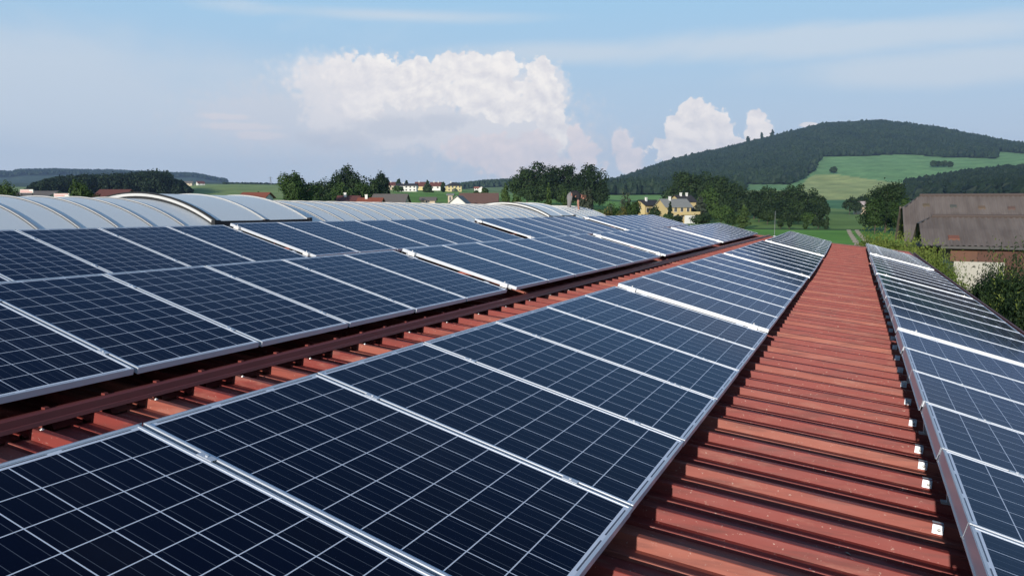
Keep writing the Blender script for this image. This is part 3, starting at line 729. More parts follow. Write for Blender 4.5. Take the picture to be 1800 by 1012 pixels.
for px, yt, w, D, kd, lf, lab in (
 (1326, 330, 36, 310, 'dome', 'dark', 'flat-topped dark tree at the gap end of the long grove'),
 (1350, 329, 40, 312, 'round', 'dark', 'dark tree with level crest second in the long grove'),
 (1372, 326, 34, 308, 'dome', 'dark', 'dark tree before the highest crown of the long grove'),
 (1396, 317, 52, 302, 'dome', 'dark', 'highest dark crown of the long grove'),
 (1420, 328, 34, 298, 'dome', 'dark', 'dark tree stepping down after the highest crown'),
 (1434, 341, 26, 292, 'round', 'dark', 'middle dark tree on the descending end of the grove'),
 (1447, 347, 24, 285, 'round', 'dark', 'last dark tree at the low end of the long grove'),
 (1335, 350, 46, 262, 'round', 'dark', 'dark shrubby tree low in the grove next to the birch'),
 (1372, 352, 48, 255, 'round', 'dark', 'dark shrubby tree low in the grove behind the rod'),
 (1404, 352, 46, 250, 'round', 'dark', 'dark shrubby tree low under the highest crown'),
 (1432, 358, 38, 246, 'round', 'dark', 'dark shrubby tree low near the grove end'),
 (1350, 366, 34, 235, 'round', 'dark', 'dark bush at the meadow edge next to the rod'),
 (1388, 366, 44, 232, 'round', 'dark', 'dark bush at the meadow edge past the rod'),
 (1422, 372, 30, 226, 'round', 'mid', 'dull green tree at the meadow edge below the grove end'),
 (1373, 383, 11, 200, 'round', 'dark', 'small dark sapling pair beside the rod'),
 (1389, 389, 7, 198, 'round', 'dark', 'tiny round sapling alone on the meadow'),
 (1417, 385, 9, 200, 'column', 'mid', 'thin sapling before the grove end'),
 (1440, 380, 22, 204, 'round', 'dark', 'small leaning tree on the meadow edge'),
 (1454, 380, 10, 199, 'column', 'dark', 'narrow sapling last before the open meadow')):
    T('tree', lab, 'tree', px, yt, w, D, kd, lf, GM, dens=1.4)
GB = 'trees beside the brown barn'
T('tree', 'large full green tree beside the brown barn', 'tree', 1558, 306, 62, 180, 'dome', 'dark', GB, dens=2.0)
T('tree', 'lower side bough tree against the large tree by the barn', 'tree', 1540, 345, 36, 172, 'round', 'mid', GB)
T('tree', 'bushy growth between the large tree and the barn gable', 'tree', 1583, 343, 38, 165, 'round', 'mid', GB)
T('tree', 'dark tree clump beside the pale shed', 'tree', 1494, 345, 24, 425, 'round', 'dark', GB)
T('tree', 'dark tree clump behind the pale shed', 'tree', 1514, 343, 30, 440, 'round', 'dark', GB)
T('tree', 'dark low tree at the field end of the clump by the pale shed', 'tree', 1506, 352, 18, 415, 'round', 'dark', GB)
GH = 'trees in line on the hillside field'
T('tree', 'lone round tree on the hillside field', 'tree', 1463, 293, 13, Dfor(1463, 305, 1000, 1900), 'round', 'dark', 'lone trees on the hill', dens=1.2)
for i, px in enumerate((1637, 1645, 1655, 1665)):
    T('tree', ['first', 'second', 'third', 'last'][i]+' of four small trees in line on the hillside field', 'tree', px, 283+(i % 2), 11, Dfor(px, 294.5, 1000, 1900), 'round', 'dark', GH)
for px, yt, w, lab in ((1311, 240, 5, 'smallest lone tree sticking up on the hill ridge'), (1335, 234, 4, 'thin lone tree on the hill ridge'), (1353, 229, 6, 'tallest lone tree sticking up on the hill ridge')):
    T('tree', lab, 'tree', px, yt, w, Dfor(px, yt+14, 2000, 2700), 'column', 'dark', 'lone trees on the hill')

# shrubs and tall growth along the hall's eave
def shoots(n, w, h, base, size, lean=.12):
    Q = []
    for i in range(n):
        a = rng.uniform(0, 6.28); r = w/2*math.sqrt(rng.random())*.95; x, y = r*math.cos(a), r*math.sin(a)
        hh = h*rng.uniform(.75, 1.06)*(1-.28*(r/(w/2))**2); z0 = h*base*rng.uniform(.6, 1); dx, dy = rng.normal(size=2)*lean
        m = int(26*rng.uniform(.6, 1)); t = rng.random(m); zz = z0+(hh-z0)*t
        c = np.stack([x+dx*(zz-z0), y+dy*(zz-z0), zz], 1)+rng.normal(size=(m, 3))*size*.55*(1.25-t)[:, None]
        d = rng.normal(size=(m, 3))*.55; d[:, 2] = abs(d[:, 2])+.55; d /= np.linalg.norm(d, axis=1)[:, None]
        b = np.cross(d, rng.normal(size=(m, 3))); b /= np.linalg.norm(b, axis=1)[:, None]
        s = size*(.6+.7*rng.random(m))[:, None]
        Q.append(np.stack([c, c+d*s*.5+b*s*.16, c+d*s*1.05, c+d*s*.5-b*s*.16], 1).reshape(-1, 3))
    return np.concatenate(Q)
HG = 'tall shrubs along the hall eave'
for i, (px, yt, wpx, D, lf, nn, lab) in enumerate((
 (1536, 402, 46, 50, 'hedge', 260, 'green shrub at the far end of the eave hedge by the track'),
 (1562, 401, 50, 49, 'hedge', 280, 'shrub of the eave hedge before the barn gable'),
 (1588, 404, 50, 47, 'hedge', 280, 'shrub of the eave hedge under the barn roof corner'),
 (1607, 414, 44, 43, 'hedge', 260, 'lower shrub in the dip of the eave hedge'),
 (1630, 420, 54, 41, 'hedge', 300, 'shrub of the eave hedge below the lean-to gable'),
 (1652, 430, 54, 38, 'hedge', 320, 'shrub of the eave hedge before the barn wall corner'),
 (1672, 450, 56, 34, 'hedge', 340, 'yellow-green shrub before the pale barn wall'),
 (1697, 472, 60, 29, 'hedge', 360, 'low shrub under the pale barn wall'),
 (1722, 492, 60, 25, 'hedge', 380, 'lowest shrub between pale wall and gutter'),
 (1766, 437, 70, 24, 'dark', 560, 'big dark bushy shrub at the end of the pale barn wall'),
 (1800, 430, 100, 21, 'dark', 700, 'tallest dark shrub with upright shoots above the gutter'),
 (1858, 440, 120, 18, 'dark', 600, 'dark shrub at the picture edge beside the gutter'),
 (1775, 500, 90, 19.5, 'dark', 420, 'dark lower shrub against the gutter'))):
    pm = pxm(px, D); d = ray(px, 359); u = D/math.hypot(d[0], d[1]); x, y = d[0]*u, d[1]*u
    zb = float(zg(x, y)); h = img_z(px, yt, D)-zb; w = wpx*pm*1.25
    root = empty('shrub', (x, y, zb-.02), random.uniform(0, 6)); tag(root, lab, 'shrub', HG)
    sz = max(.075, 4.2*pm)
    body = leafcloud([(0, 0, h*.42, w*.5, w*.5, h*.40)]+[(rng.uniform(-.3, .3)*w, rng.uniform(-.3, .3)*w, h*rng.uniform(.35, .72), w*.27, w*.27, h*.17) for _ in range(12)], 26000 if D < 30 else 8000, sz*(.85 if D < 30 else 1.0), up=.4, shell=.75)
    if 1665 < px < 1730: nn = 90
    q = np.concatenate([body, shoots(nn, w*.9, h, .5, sz)])
    npmesh('leaves', q, 4, LEAF[lf], root)
    if lf == 'dark':
        npmesh('shoots', shoots(70, w*.8, h*1.05, .68, sz*.9, .05), 4, LEAF['hedge'], root)
    st = MB()
    for j in range(7):
        a = j*.9; st.tube((.1*math.cos(a), .1*math.sin(a), 0), (w*.3*math.cos(a), w*.3*math.sin(a), h*.75), .035, .01, 5)
    st.build('stems', BARK, root)

# forests: one mass each, built of thousands of small crowns
def far_forest(name, label, xs, ys, hs, ws, m, conif=.6, nq=1):
    V = []
    n = len(xs); z0 = zg(xs, ys); ns = 6
    con = rng.random(n) < conif
    ang = rng.uniform(0, 6.28, n)
    tiers_c = [(.10, 1.0), (.45, .62), (.75, .30), (1.0, 0.02)]; tiers_r = [(.15, .70), (.5, 1.0), (.82, .68), (1.0, 0.05)]
    rings = []
    for t in range(4):
        zf = np.where(con, tiers_c[t][0], tiers_r[t][0]); rf = np.where(con, tiers_c[t][1], tiers_r[t][1])
        ring = []
        for k in range(ns):
            a = ang+2*np.pi*k/ns+t*.4; j = 1+.3*rng.normal(size=n); r = ws/2*rf*np.clip(j, .4, 1.6)
            ring.append(np.stack([xs+r*np.cos(a), ys+r*np.sin(a), z0+hs*zf*(1+.04*rng.normal(size=n))], 1))
        rings.append(ring)
    for t in range(3):
        for k in range(ns):
            V.append(np.stack([rings[t][k], rings[t][(k+1) % ns], rings[t+1][(k+1) % ns], rings[t+1][k]], 1))
    V = np.concatenate(V).reshape(-1, 3)
    o = npmesh(name, V, 4, m); tag(o, label, 'forest', kind='stuff'); return o
def scatter(pxa, pxb, Da, Db, n, cond):
    px = rng.uniform(pxa, pxb, n); D = np.sqrt(rng.uniform(Da**2, Db**2, n)); dvv = np.arctan((px-900)*math.cos(PIT)/FPX); az = dvv-YAW
    x, y = D*np.sin(az), D*np.cos(az); z = zg(x, y); py = projy(x, y, z); k = cond(px, py, D); return x[k], y[k], D[k], px[k]
x, y, D, px = scatter(1050, 2050, 900, 3100, 46000, lambda px, py, D: forest_mask(px, py, D) & ~((px > 1583) & (D < 1500)))
k = rng.random(len(x)) < np.clip(1.3-.0002*D, .5, 1); x, y, D = x[k], y[k], D[k]
far_forest('hill_forest', 'dark conifer forest covering the big hill', x, y, rng.uniform(9, 16, len(x))*np.where(rng.random(len(x)) < .06, 1.3, 1), rng.uniform(9, 14, len(x)), LEAF['forest'], .42)
x, y, D, px = scatter(1560, 2100, 560, 1500, 9000, lambda px, py, D: forest_mask(px, py, D) & (px > 1583))
far_forest('lower_forest', 'dark wooded slope below the hill above the barn roof', x, y, rng.uniform(9, 16, len(x)), rng.uniform(9, 14, len(x)), LEAF['wood'], .25)
x, y, D, px = scatter(800, 1010, 1750, 2300, 4200, lambda px, py, D: forest_mask(px, py, D))
far_forest('distant_forest', 'dark wooded rise beyond the village cottage', x, y, rng.uniform(11, 17, len(x)), rng.uniform(7, 11, len(x)), LEAF['forest'], .5)
# left wood: larger crowns of leaf tufts
def tuft_wood(name, label, xs, ys, hs, ws, m, per=60, size=1.4):
    V = []
    for x, y, h, w in zip(xs, ys, hs, ws):
        z = float(zg(x, y)); con = rng.random() < .45
        if con: L = [(0, 0, h*(.15+.8*t), w*.5*(1.05-t), w*.5*(1.05-t), h*.1) for t in np.linspace(0, 1, 6)]
        else: L = [(0, 0, h*.6, w*.5, w*.5, h*.38)]+[(rng.uniform(-.3, .3)*w, rng.uniform(-.3, .3)*w, h*rng.uniform(.5, .85), w*.25, w*.25, h*.15) for _ in range(4)]
        V.append(leafcloud(L, per, size)+np.array([x, y, z]))
    o = npmesh(name, np.concatenate(V), 4, m); tag(o, label, 'forest', kind='stuff'); return o
hx = []; 
x, y, D, px = scatter(44, 352, 600, 780, 900, lambda px, py, D: (px > 46) & (px < 348))
topy = lerp_edge(px, [(46, 333), (60, 322), (80, 315), (110, 309), (150, 306), (200, 305), (230, 303), (262, 299), (280, 298), (298, 301), (302, 312), (322, 318), (335, 330), (348, 340)])
hs = np.array([img_z(p_, t_, d_) for p_, t_, d_ in zip(px, topy, D)])-zg(x, y); hs *= rng.uniform(.88, 1.03, len(hs)); k = hs > 3
tuft_wood('wooded_knoll_forest', 'dark wood on the low knoll behind the skylight arches', x[k], y[k], hs[k], np.clip(hs[k]*.5, 4, 9), LEAF['wood'], 120, 1.7)
x, y, D, px = scatter(-120, 480, 3700, 4700, 5200, lambda px, py, D: px < 400)
far_forest('blue_ridge_forest', 'pale blue wooded ridge on the far skyline', x, y, rng.uniform(12, 20, len(x)), rng.uniform(12, 22, len(x)), LEAF['forest'], .4)
x, y, D, px = scatter(395, 560, 1450, 1700, 260, lambda px, py, D: px > 0)
far_forest('hedgerow_forest', 'thin dark tree line on the crest of the pale field', x, y, rng.uniform(2, 4.5, len(x)), rng.uniform(5, 9, len(x)), LEAF['forest'], .1)

# ------------------------------------------------------------------ houses
def tile(name, a, b, sc=1.2):
    m, g, p = mat(name); o = g.n('ShaderNodeTexCoord').outputs['Object']
    f = g.noise(o, sc, 6, .65); c = g.mix(f, a, b)
    w = g.n('ShaderNodeTexWave', bands_direction='Z'); g.put(w.inputs['Vector'], o); w.inputs['Scale'].default_value = 1.4; w.inputs['Distortion'].default_value = 1.5
    c = g.mix(g.m('MULTIPLY', w.outputs['Fac'], .25), c, tuple(k*.6 for k in a))
    g.put(p.inputs['Base Color'], c); p.inputs['Roughness'].default_value = .8; return m
RRED = tile('red_brown_tiles', (.13, .045, .036), (.18, .065, .05)); RORG = tile('orange_tiles', (.28, .075, .035), (.34, .10, .05))
RGREY = tile('grey_sheet', (.13, .115, .10), (.19, .165, .145)); RDARK = tile('dark_tiles', (.028, .026, .028), (.05, .045, .045))
RLG = tile('light_grey_sheet', (.2, .21, .2), (.3, .3, .28)); RBR = tile('brown_tiles', (.13, .07, .055), (.19, .115, .09)); RPINK = tile('pink_tiles', (.32, .12, .09), (.38, .17, .13))
YEL = simple('yellow_plaster', (.52, .41, .20), .85, 0, .1); PYEL = simple('pale_yellow_plaster', (.66, .55, .28), .85, 0, .06); CREAM = simple('cream_plaster', (.55, .45, .33), .85, 0, .1)
WIN = simple('window_glass', (.03, .035, .04), .15); WOODM = simple('brown_wood', (.12, .05, .028), .7, 0, .25, 2)
def house(name, label, px, by, D, w, l, hw, hr, rot=0, wall=WHITE, roof=RRED, hip=0, chim=1, win=(3, 1), basez=None, ov=.5, cat='house', group='houses of the village', front_windows=True):
    """w: width across the view, l: depth away from it; ridge along w unless rot turns it"""
    d = ray(px, 359); u = D/math.hypot(d[0], d[1]); x, y = d[0]*u, d[1]*u
    zb = (img_z(px, by, D) if by else float(zg(x, y)))
    root = empty(name, (x, y, zb), YAW+math.radians(rot)); tag(root, label, cat, group)
    m_ = MB(); m_.box(-w/2, w/2, -l/2, l/2, -6, hw)
    if hip < .9: m_.add([(s*(w/2-hip*l/2*0), t*l/2, hw) for s in (-1, 1) for t in (-1, 1)]+[(-w/2, 0, hw+hr*.94), (w/2, 0, hw+hr*.94)] if hip == 0 else [(0, 0, hw)]*6, [(0, 1, 4), (2, 5, 3)] if hip == 0 else [])
    m_.build('wall', wall, root)
    r = MB(); e = ov; he = hr*e/(l/2); th = .14; hx = (l/2+e)*hip
    A = [(-w/2-e, -l/2-e, hw-he), (w/2+e, -l/2-e, hw-he), (w/2+e-hx, 0, hw+hr), (-w/2-e+hx, 0, hw+hr), (-w/2-e, l/2+e, hw-he), (w/2+e, l/2+e, hw-he)]
    B = [(p_[0], p_[1], p_[2]+th) for p_ in A]
    r.add(A+B, [(6, 7, 8, 9), (9, 8, 11, 10), (0, 3, 2, 1), (3, 4, 5, 2), (0, 1, 7, 6), (4, 10, 11, 5), (0, 6, 9, 3), (3, 9, 10, 4), (1, 2, 8, 7), (2, 5, 11, 8)])
    if hip: r.add([A[0], A[3], A[4], B[0], B[3], B[4], A[1], A[2], A[5], B[1], B[2], B[5]], [(3, 4, 5), (0, 2, 1), (9, 11, 10), (6, 7, 8)])
    ro = r.build('roof', roof, root)
    if chim:
        for j in range(chim):
            cx = w*(-.18+.4*j); c = MB(); c.box(cx-.3, cx+.3, -.9, -.35, hw+hr*.6, hw+hr+.75); c.box(cx-.36, cx+.36, -.96, -.29, hw+hr+.75, hw+hr+.87); c.build('chimney', WHITE, ro)
    nx, nz = win
    for face in (-1, 1):
        for i in range(nx):
            for k in range(nz):
                cx = -w/2+w*(i+.5)/nx; cz = hw*(k+.55)/nz; ww, hh = min(1.3, w/nx*.4), min(1.3, hw/nz*.5)
                f = MB(); yy = face*l/2; f.box(cx-ww/2-.08, cx+ww/2+.08, yy-.05, yy+.05, cz-hh/2-.08, cz+hh/2+.08); fo = f.build('window', WHITE, root)
                q = MB(); q.box(cx-ww/2, cx-.03, yy-.07, yy+.07, cz-hh/2, cz+hh/2); q.box(cx+.03, cx+ww/2, yy-.07, yy+.07, cz-hh/2, cz+hh/2); q.build('pane', WIN, fo)
    return root
def gable_window(root, w, z, roofh, wall=WIN, side=-1):
    f = MB(); f.box(side*w/2-.05, side*w/2+.05, -.6, .6, z-.6, z+.6); fo = f.build('window', WHITE, root)
    q = MB(); q.box(side*w/2-.07, side*w/2+.07, -.5, .5, z-.5, z+.5); q.build('pane', WIN, fo)
def hs(px0, px1, D): return (px1-px0)*pxm((px0+px1)/2, D)
# roofs close behind the skylight
house('house', 'house with dull red roof behind the round bushy tree', 205, 358, 180, hs(180, 228, 180), 7, 1.2, 1.6, 0, WHITE, RRED, win=(2, 1), chim=0)
house('house', 'small house with red-brown roof and pale chimney below the dark clump', 614, 365, 200, hs(598, 632, 200), 7, 1.4, 1.5, 4, WOODM, RRED, win=(2, 1))
house('house', 'low house with bright orange roof beside the red-brown one', 652, 363, 190, hs(634, 672, 190), 6, .9, 1.1, 0, WHITE, RORG, win=(2, 1))
house('barn', 'long low shed with weathered grey roof near the orange roof', 687, 364, 205, hs(660, 716, 205), 8, 1.2, 2.1, -3, CREAM, RGREY, chim=0, win=(3, 1), cat='shed')
house('house', 'house with orange-red roof behind the raised vent flap', 452, 355, 190, hs(432, 474, 190), 7, 1.0, 1.1, 0, WHITE, RORG, win=(2, 1), chim=0)
house('barn', 'low grey shed behind the hoardings', 72, 357, 160, hs(44, 102, 160), 7, 1.0, 1.0, 0, CREAM, RGREY, chim=0, win=(2, 1), cat='shed')
house('shed', 'tiny grey shed roof on the meadow by the big brown roof', 753, 357, 260, hs(740, 765, 260), 4, 1.0, .9, 0, CREAM, RGREY, chim=0, win=(1, 1), cat='shed')
house('shed', 'small square pale shed beside the big brown roof', 792, 357, 240, hs(789, 797, 240), 2, 2.5, .3, 0, CREAM, RLG, chim=0, win=(1, 1), cat='shed')
bb = house('farmhouse', 'farmhouse with huge brown tiled roof behind the skylight', 842, 368, 230, hs(812, 876, 230), 11, 1.4, 3.3, 0, CREAM, RBR, chim=0, win=(4, 1))
house('farmhouse_wing', 'white gabled wing in front of the huge brown roof', 808, 364, 215, 5.0, 4.6, 1.1, 1.9, 78, WHITE, RLG, chim=0, win=(1, 1), cat='house')
house('house', 'white two-storey village house with dark roof', 716, 337, 560, hs(699, 734, 560), 9, 4.1, 1.6, 0, WHITE, RDARK, win=(5, 2))
house('house', 'village house with red-brown roof behind the white one', 690, 331, 640, hs(684, 697, 640), 9, 2.4, 2.6, 10, CREAM, RRED, win=(2, 1))
house('house', 'village house with red-brown roof next to the dark fir', 741, 333, 620, hs(732, 752, 620), 9, 2.6, 3.2, 0, PYEL, RRED, win=(2, 1))
house('house', 'village house with stepped red-brown roof past the dark fir', 767, 333, 610, hs(757, 776, 610), 9, 2.6, 3.0, -6, WHITE, RRED, win=(2, 1), chim=2)
house('house', 'pale yellow village house with dark hipped roof', 797, 337, 560, hs(785, 810, 560), 9.5, 4.2, 2.4, 14, PYEL, RDARK, hip=.95, win=(4, 2), chim=1)
house('cottage', 'tiny cottage with pink roof below the wooded rise', 838, 334, 700, hs(834, 842, 700), 5, 1.6, 1.2, 0, WHITE, RPINK, chim=0, win=(2, 1))
house('cottage', 'tiny white gabled cottage below the wooded rise', 846, 334, 690, 3.2, 4, 1.8, 1.2, 90, WHITE, RRED, chim=0, win=(1, 1))
house('house', 'pale far house at the knoll end of the pale field', 333, 326, 1400, hs(325, 341, 1400), 9, 3.6, 3.2, 0, CREAM, RGREY, win=(2, 1), chim=0)
house('house', 'far white-gabled house with red roof on the pale field', 354, 326, 1300, hs(349, 361, 1300), 8, 3.0, 3.4, 40, WHITE, RRED, win=(2, 1), chim=0)
h1 = house('house', 'small yellow gabled house with dark roof', 1138, 380, 250, hs(1121, 1176, 250)*.78, 4.6, 3.6, 1.5, 40, YEL, RDARK, win=(3, 1), chim=1, group='yellow houses below the wood')
for z in (2.2,): gable_window(h1, hs(1121, 1176, 250)*.78, z, 1)
h2 = house('house', 'large yellow house with light grey roof and terrace', 1183, 389, 245, hs(1158, 1207, 245), 7.0, 4.6, 2.2, 18, YEL, RLG, win=(4, 2), chim=1, group='yellow houses below the wood')
bl = MB(); w2 = hs(1158, 1207, 245); bl.box(w2*.05, w2*.5+2.2, -5.2, -3.5, 2.0, 2.12); bl.box(w2*.05, w2*.5+2.2, -5.25, -5.15, 2.12, 3.0); bl.box(w2*.5+2.1, w2*.5+2.2, -5.15, -3.5, 2.12, 3.0); bl.build('balcony', YEL, h2)
bl = MB(); bl.box(w2*.15, w2*.5+1.6, -5.0, -4.8, -1, 1.9); bl.build('garden_wall', WHITE, h2)
h3 = house('house', 'dark-roofed upper house with white chimney behind the terrace', 1199, 384, 262, hs(1184, 1214, 262), 8, 5.6, 2.0, 20, YEL, RDARK, win=(2, 1), chim=2, group='yellow houses below the wood')
house('shed', 'pale roofed shed on the slope beside the large tree', 1520, 367, 430, hs(1504, 1537, 430), 9, 1.0, 2.6, -20, CREAM, simple('pale_sheet', (.5, .42, .40), .7), chim=0, win=(2, 1), cat='shed', group='farm buildings')
# hoardings: red and white striped boards
REDP = simple('red_paint', (.5, .03, .04), .6)
for px0, px1, y0, y1, D, lab, st in ((37, 60, 333, 339, 150, 'red and white hoarding beside the dark edge tree', 2), (96, 123, 340, 348, 150, 'red and white striped hoarding before the round bushy tree', 3)):
    d = ray((px0+px1)/2, 359); u = D/math.hypot(d[0], d[1]); zc = img_z(px0, y1, D); w = hs(px0, px1, D); h = (y1-y0)*pxm(px0, D)
    r = empty('hoarding', (d[0]*u, d[1]*u, zc), YAW); tag(r, lab, 'hoarding', 'hoardings behind the skylight')
    b = MB(); b.box(-w/2, w/2, -.06, .06, 0, h); b.build('board', WHITE, r)
    for k in range(st):
        s = MB(); z = h*(k+.25)/st; s.box(-w*.48, w*(.2+.25*((k+1) % 2)), -.075, -.061, z, z+h*.32/st*1.2); s.build('stripe', REDP, r)
    for sx in (-1, 1):
        b = MB(); b.tube((sx*w*.42, .08, -8), (sx*w*.42, .08, h*.8), .07, n=6); b.build('post', DARKM, r)
# lattice pylon on the skyline
d = ray(477, 359); D = 1500; u = D/math.hypot(d[0], d[1]); zb = float(zg(d[0]*u, d[1]*u)); hh = img_z(477, 311, D)-zb
py_ = empty('pylon', (d[0]*u, d[1]*u, zb), YAW); tag(py_, 'thin lattice pylon on the skyline beyond the pale field', 'pylon')
m_ = MB()
for sx in (-1, 1):
    for sy in (-1, 1): m_.tube((sx*1.6, sy*1.6, 0), (sx*.25, sy*.25, hh), .16, .1, 4)
for k in range(9):
    z0, z1 = hh*k/9, hh*(k+1)/9; r0, r1 = 1.6-1.35*k/9, 1.6-1.35*(k+1)/9
    for sy in (-1, 1): m_.tube((-r0, sy*r0, z0), (r1, sy*r1, z1), .08, n=4); m_.tube((r0, sy*r0, z0), (-r1, sy*r1, z1), .08, n=4)
m_.build('lattice_mast', simple('galvanised', (.25, .26, .27), .6, .3), py_)
m_ = MB(); m_.tube((-4, 0, hh*.84), (4, 0, hh*.84), .14, n=4); m_.tube((-2.8, 0, hh*.94), (2.8, 0, hh*.94), .14, n=4); m_.build('crossarm', DARKM, py_)

# ------------------------------------------------------------------ brown barn with a lean-to building in front
def corr_mat():
    m, g, p = mat('weathered_fibre_cement'); o = g.n('ShaderNodeTexCoord').outputs['Object']
    a = g.noise(g.scale(o, (1.2, .25, .25)), 1.3, 8, .7); b_ = g.noise(o, 7, 6, .7)
    c = g.mix(g.step(a, .3, .7), (.105, .085, .075), (.165, .14, .125)); c = g.mix(g.m('MULTIPLY', g.step(b_, .5, .75), .5), c, (.12, .095, .08))
    X = g.sep(o); sh = g.n('ShaderNodeTexWhiteNoise', noise_dimensions='2D'); g.put(sh.inputs['Vector'], g.comb(g.m('FLOOR', g.m('DIVIDE', X[0], 1.05)), g.m('FLOOR', g.m('DIVIDE', X[2], .9)), 0.0))
    c = g.mix(g.m('MULTIPLY', sh.outputs[0], .22), c, (.23, .195, .175))
    g.put(p.inputs['Base Color'], c); p.inputs['Roughness'].default_value = .9; return m
CORR = corr_mat()
STAIN = simple('rusty_boards', (.085, .04, .03), .85, 0, .5, .9)
def stained_wall():
    m, g, p = mat('stained_whitewash'); o = g.n('ShaderNodeTexCoord').outputs['Object']
    a = g.noise(g.scale(o, (1, 1, .5)), .9, 8, .7); c = g.mix(g.step(a, .45, .9), (.42, .40, .36), (.28, .25, .20)); g.put(p.inputs['Base Color'], c); p.inputs['Roughness'].default_value = .9; return m
SWALL = stained_wall()
def corr_roof(L, half, z_e, z_r, cut, cutz, x0=0, pitch=.3, amp=.035):
    """corrugated double pitch along x from x0 to L; the end at x0 is clipped with a small hip (cut in x, cutz below the ridge)"""
    n = int((L-x0)/pitch*6); m_ = MB()
    for sgn in (-1, 1):
        vs = []; rows = 7
        for i in range(n+1):
            x = x0+(L-x0)*i/n; zt = z_r-max(0, (1-(x-x0)/cut))*cutz if x-x0 < cut else z_r
            w = amp*math.sin(2*math.pi*x/pitch)
            for r in range(rows):
                t = r/(rows-1); z = z_e+(zt-z_e)*t; yy = sgn*half*(1-(z-z_e)/(z_r-z_e)); vs.append((x, yy, z+w+.01*math.sin(r*2.1+x*.6)))
        m_.add(vs, [(i*rows+r, (i+1)*rows+r, (i+1)*rows+r+1, i*rows+r+1) for i in range(n) for r in range(rows-1)])
    yh = half*cutz/(z_r-z_e)
    m_.add([(x0, -yh, z_r-cutz+.03), (x0, yh, z_r-cutz+.03), (x0+cut, 0, z_r+.03)], [(0, 1, 2)])
    return m_
def barn_at(name, label, depth, pxl, z_r_px, z_e_px, half, L, cut, cutz, wallparts, group, ridge_h=True):
    # depth measured along the horizontal view direction, ridge parallel to the picture
    fx, fy = -math.sin(YAW), math.cos(YAW); k = depth/(FPX*math.cos(PIT)); mpp = depth/(FPX)
    xl = (pxl-900)*mpp/1.0; 
    ox, oy = fx*depth+math.cos(YAW)*xl, fy*depth+math.sin(YAW)*xl
    z_r = (359-z_r_px)*mpp; z_e = (359-z_e_px)*mpp*(depth-half)/depth
    root = empty(name, (ox, oy, -6), YAW-math.radians(23)); tag(root, label, 'barn', group)
    def Z(z): return z+6
    corr_roof(L, half, Z(z_e), Z(z_r), cut, cutz).build('roof', CORR, root)
    rc = MB(); rc.tube((cut, 0, Z(z_r)+.03), (L, 0, Z(z_r)+.03), .13, n=8); rc.build('ridge_cap', simple('ridge_cement', (.085, .065, .058), .9), root)
    return root, z_e+6, z_r+6, mpp
GBN = 'weathered barn buildings'
b1, ze, zr, mp = barn_at('barn', 'large weathered barn with brown corrugated roof and clipped gable', 60, 1582, 344.5, 433, 5.6, 24, 1.15, 1.0, None, GBN)
m_ = MB(); hf = 5.0
m_.box(.6, 23.6, -hf, hf, -.2, ze+.35); m_.build('wall', WOODM, b1)
m_ = MB(); hy = 5.6*(1-(zr-1.0-ze)/(zr-ze)); m_.add([(.62, -hf, ze+.2), (.62, hf, ze+.2), (.62, hy-.2, zr-1.1), (.62, -hy+.2, zr-1.1), (.8, -hf, ze+.2), (.8, hf, ze+.2), (.8, hy-.2, zr-1.1), (.8, -hy+.2, zr-1.1)], [(0, 3, 2, 1), (4, 5, 6, 7), (0, 1, 5, 4), (2, 3, 7, 6), (0, 4, 7, 3), (1, 2, 6, 5)]); m_.build('gable_boards', WOODM, b1)
for sgn in (-1, 1):
    m_ = MB(); m_.add([(-.08, sgn*5.68, ze-.12), (-.08, sgn*(hy+.03), zr-1.0), (.04, sgn*(hy+.03), zr-1.0), (.04, sgn*5.68, ze-.12), (-.08, sgn*5.68, ze+.08), (-.08, sgn*(hy+.03), zr-.8), (.04, sgn*(hy+.03), zr-.8), (.04, sgn*5.68, ze+.08)], [(0, 1, 2, 3), (7, 6, 5, 4), (0, 4, 5, 1), (3, 2, 6, 7), (1, 5, 6, 2), (0, 3, 7, 4)]); m_.build('verge_board', CORR, b1)
slope = (zr-ze)/5.6
for px, py_i, c in ((1621, 361, (.11, .085, .055)), (1666, 363, (.075, .08, .07)), (1712, 365, (.13, .09, .06)), (1759, 366, (.12, .075, .06))):
    xx = (px-1582)*mp*.89; z = 6+(359-py_i)*mp*.955; yv = -5.6*(1-(z-ze)/(zr-ze)); m_ = MB()
    m_.add([(xx-.22, yv-.14, z-.14*slope+.06), (xx+.22, yv-.14, z-.14*slope+.06), (xx+.22, yv+.14, z+.14*slope+.06), (xx-.22, yv+.14, z+.14*slope+.06)]+[(xx-.22, yv-.14, z-.14*slope-.02), (xx+.22, yv-.14, z-.14*slope-.02), (xx+.22, yv+.14, z+.14*slope-.02), (xx-.22, yv+.14, z+.14*slope-.02)], [(0, 1, 2, 3), (0, 4, 5, 1), (1, 5, 6, 2), (2, 6, 7, 3), (3, 7, 4, 0)])
    m_.build('roof_hatch', simple('hatch_paint', c, .8), b1)
b2, ze2, zr2, mp2 = barn_at('barn', 'lower lean-to barn with brown corrugated roof and stained white wall', 49, 1611, 380.5, 431, 3.4, 24, .75, .45, None, GBN)
slope2 = (zr2-ze2)/3.4
m_ = MB(); m_.box(3.0, 23.6, -2.75, 2.8, ze2-.95, ze2+.1); m_.build('wall', STAIN, b2); tag(b2.children[-1], 'rust-stained dark boarding under the eave')
m_ = MB(); m_.box(1.8, 4.4, -2.75, 2.8, -.2, ze2-.953); m_.build('wall', SWALL, b2)
m_ = MB(); m_.box(4.4, 23.6, -2.72, 2.8, -.2, ze2-.953); m_.build('wall', STAIN, b2)
m_ = MB(); m_.box(1.6, 3.0, -2.7, 2.8, ze2-.953, ze2+.1); m_.build('wall', WOODM, b2)
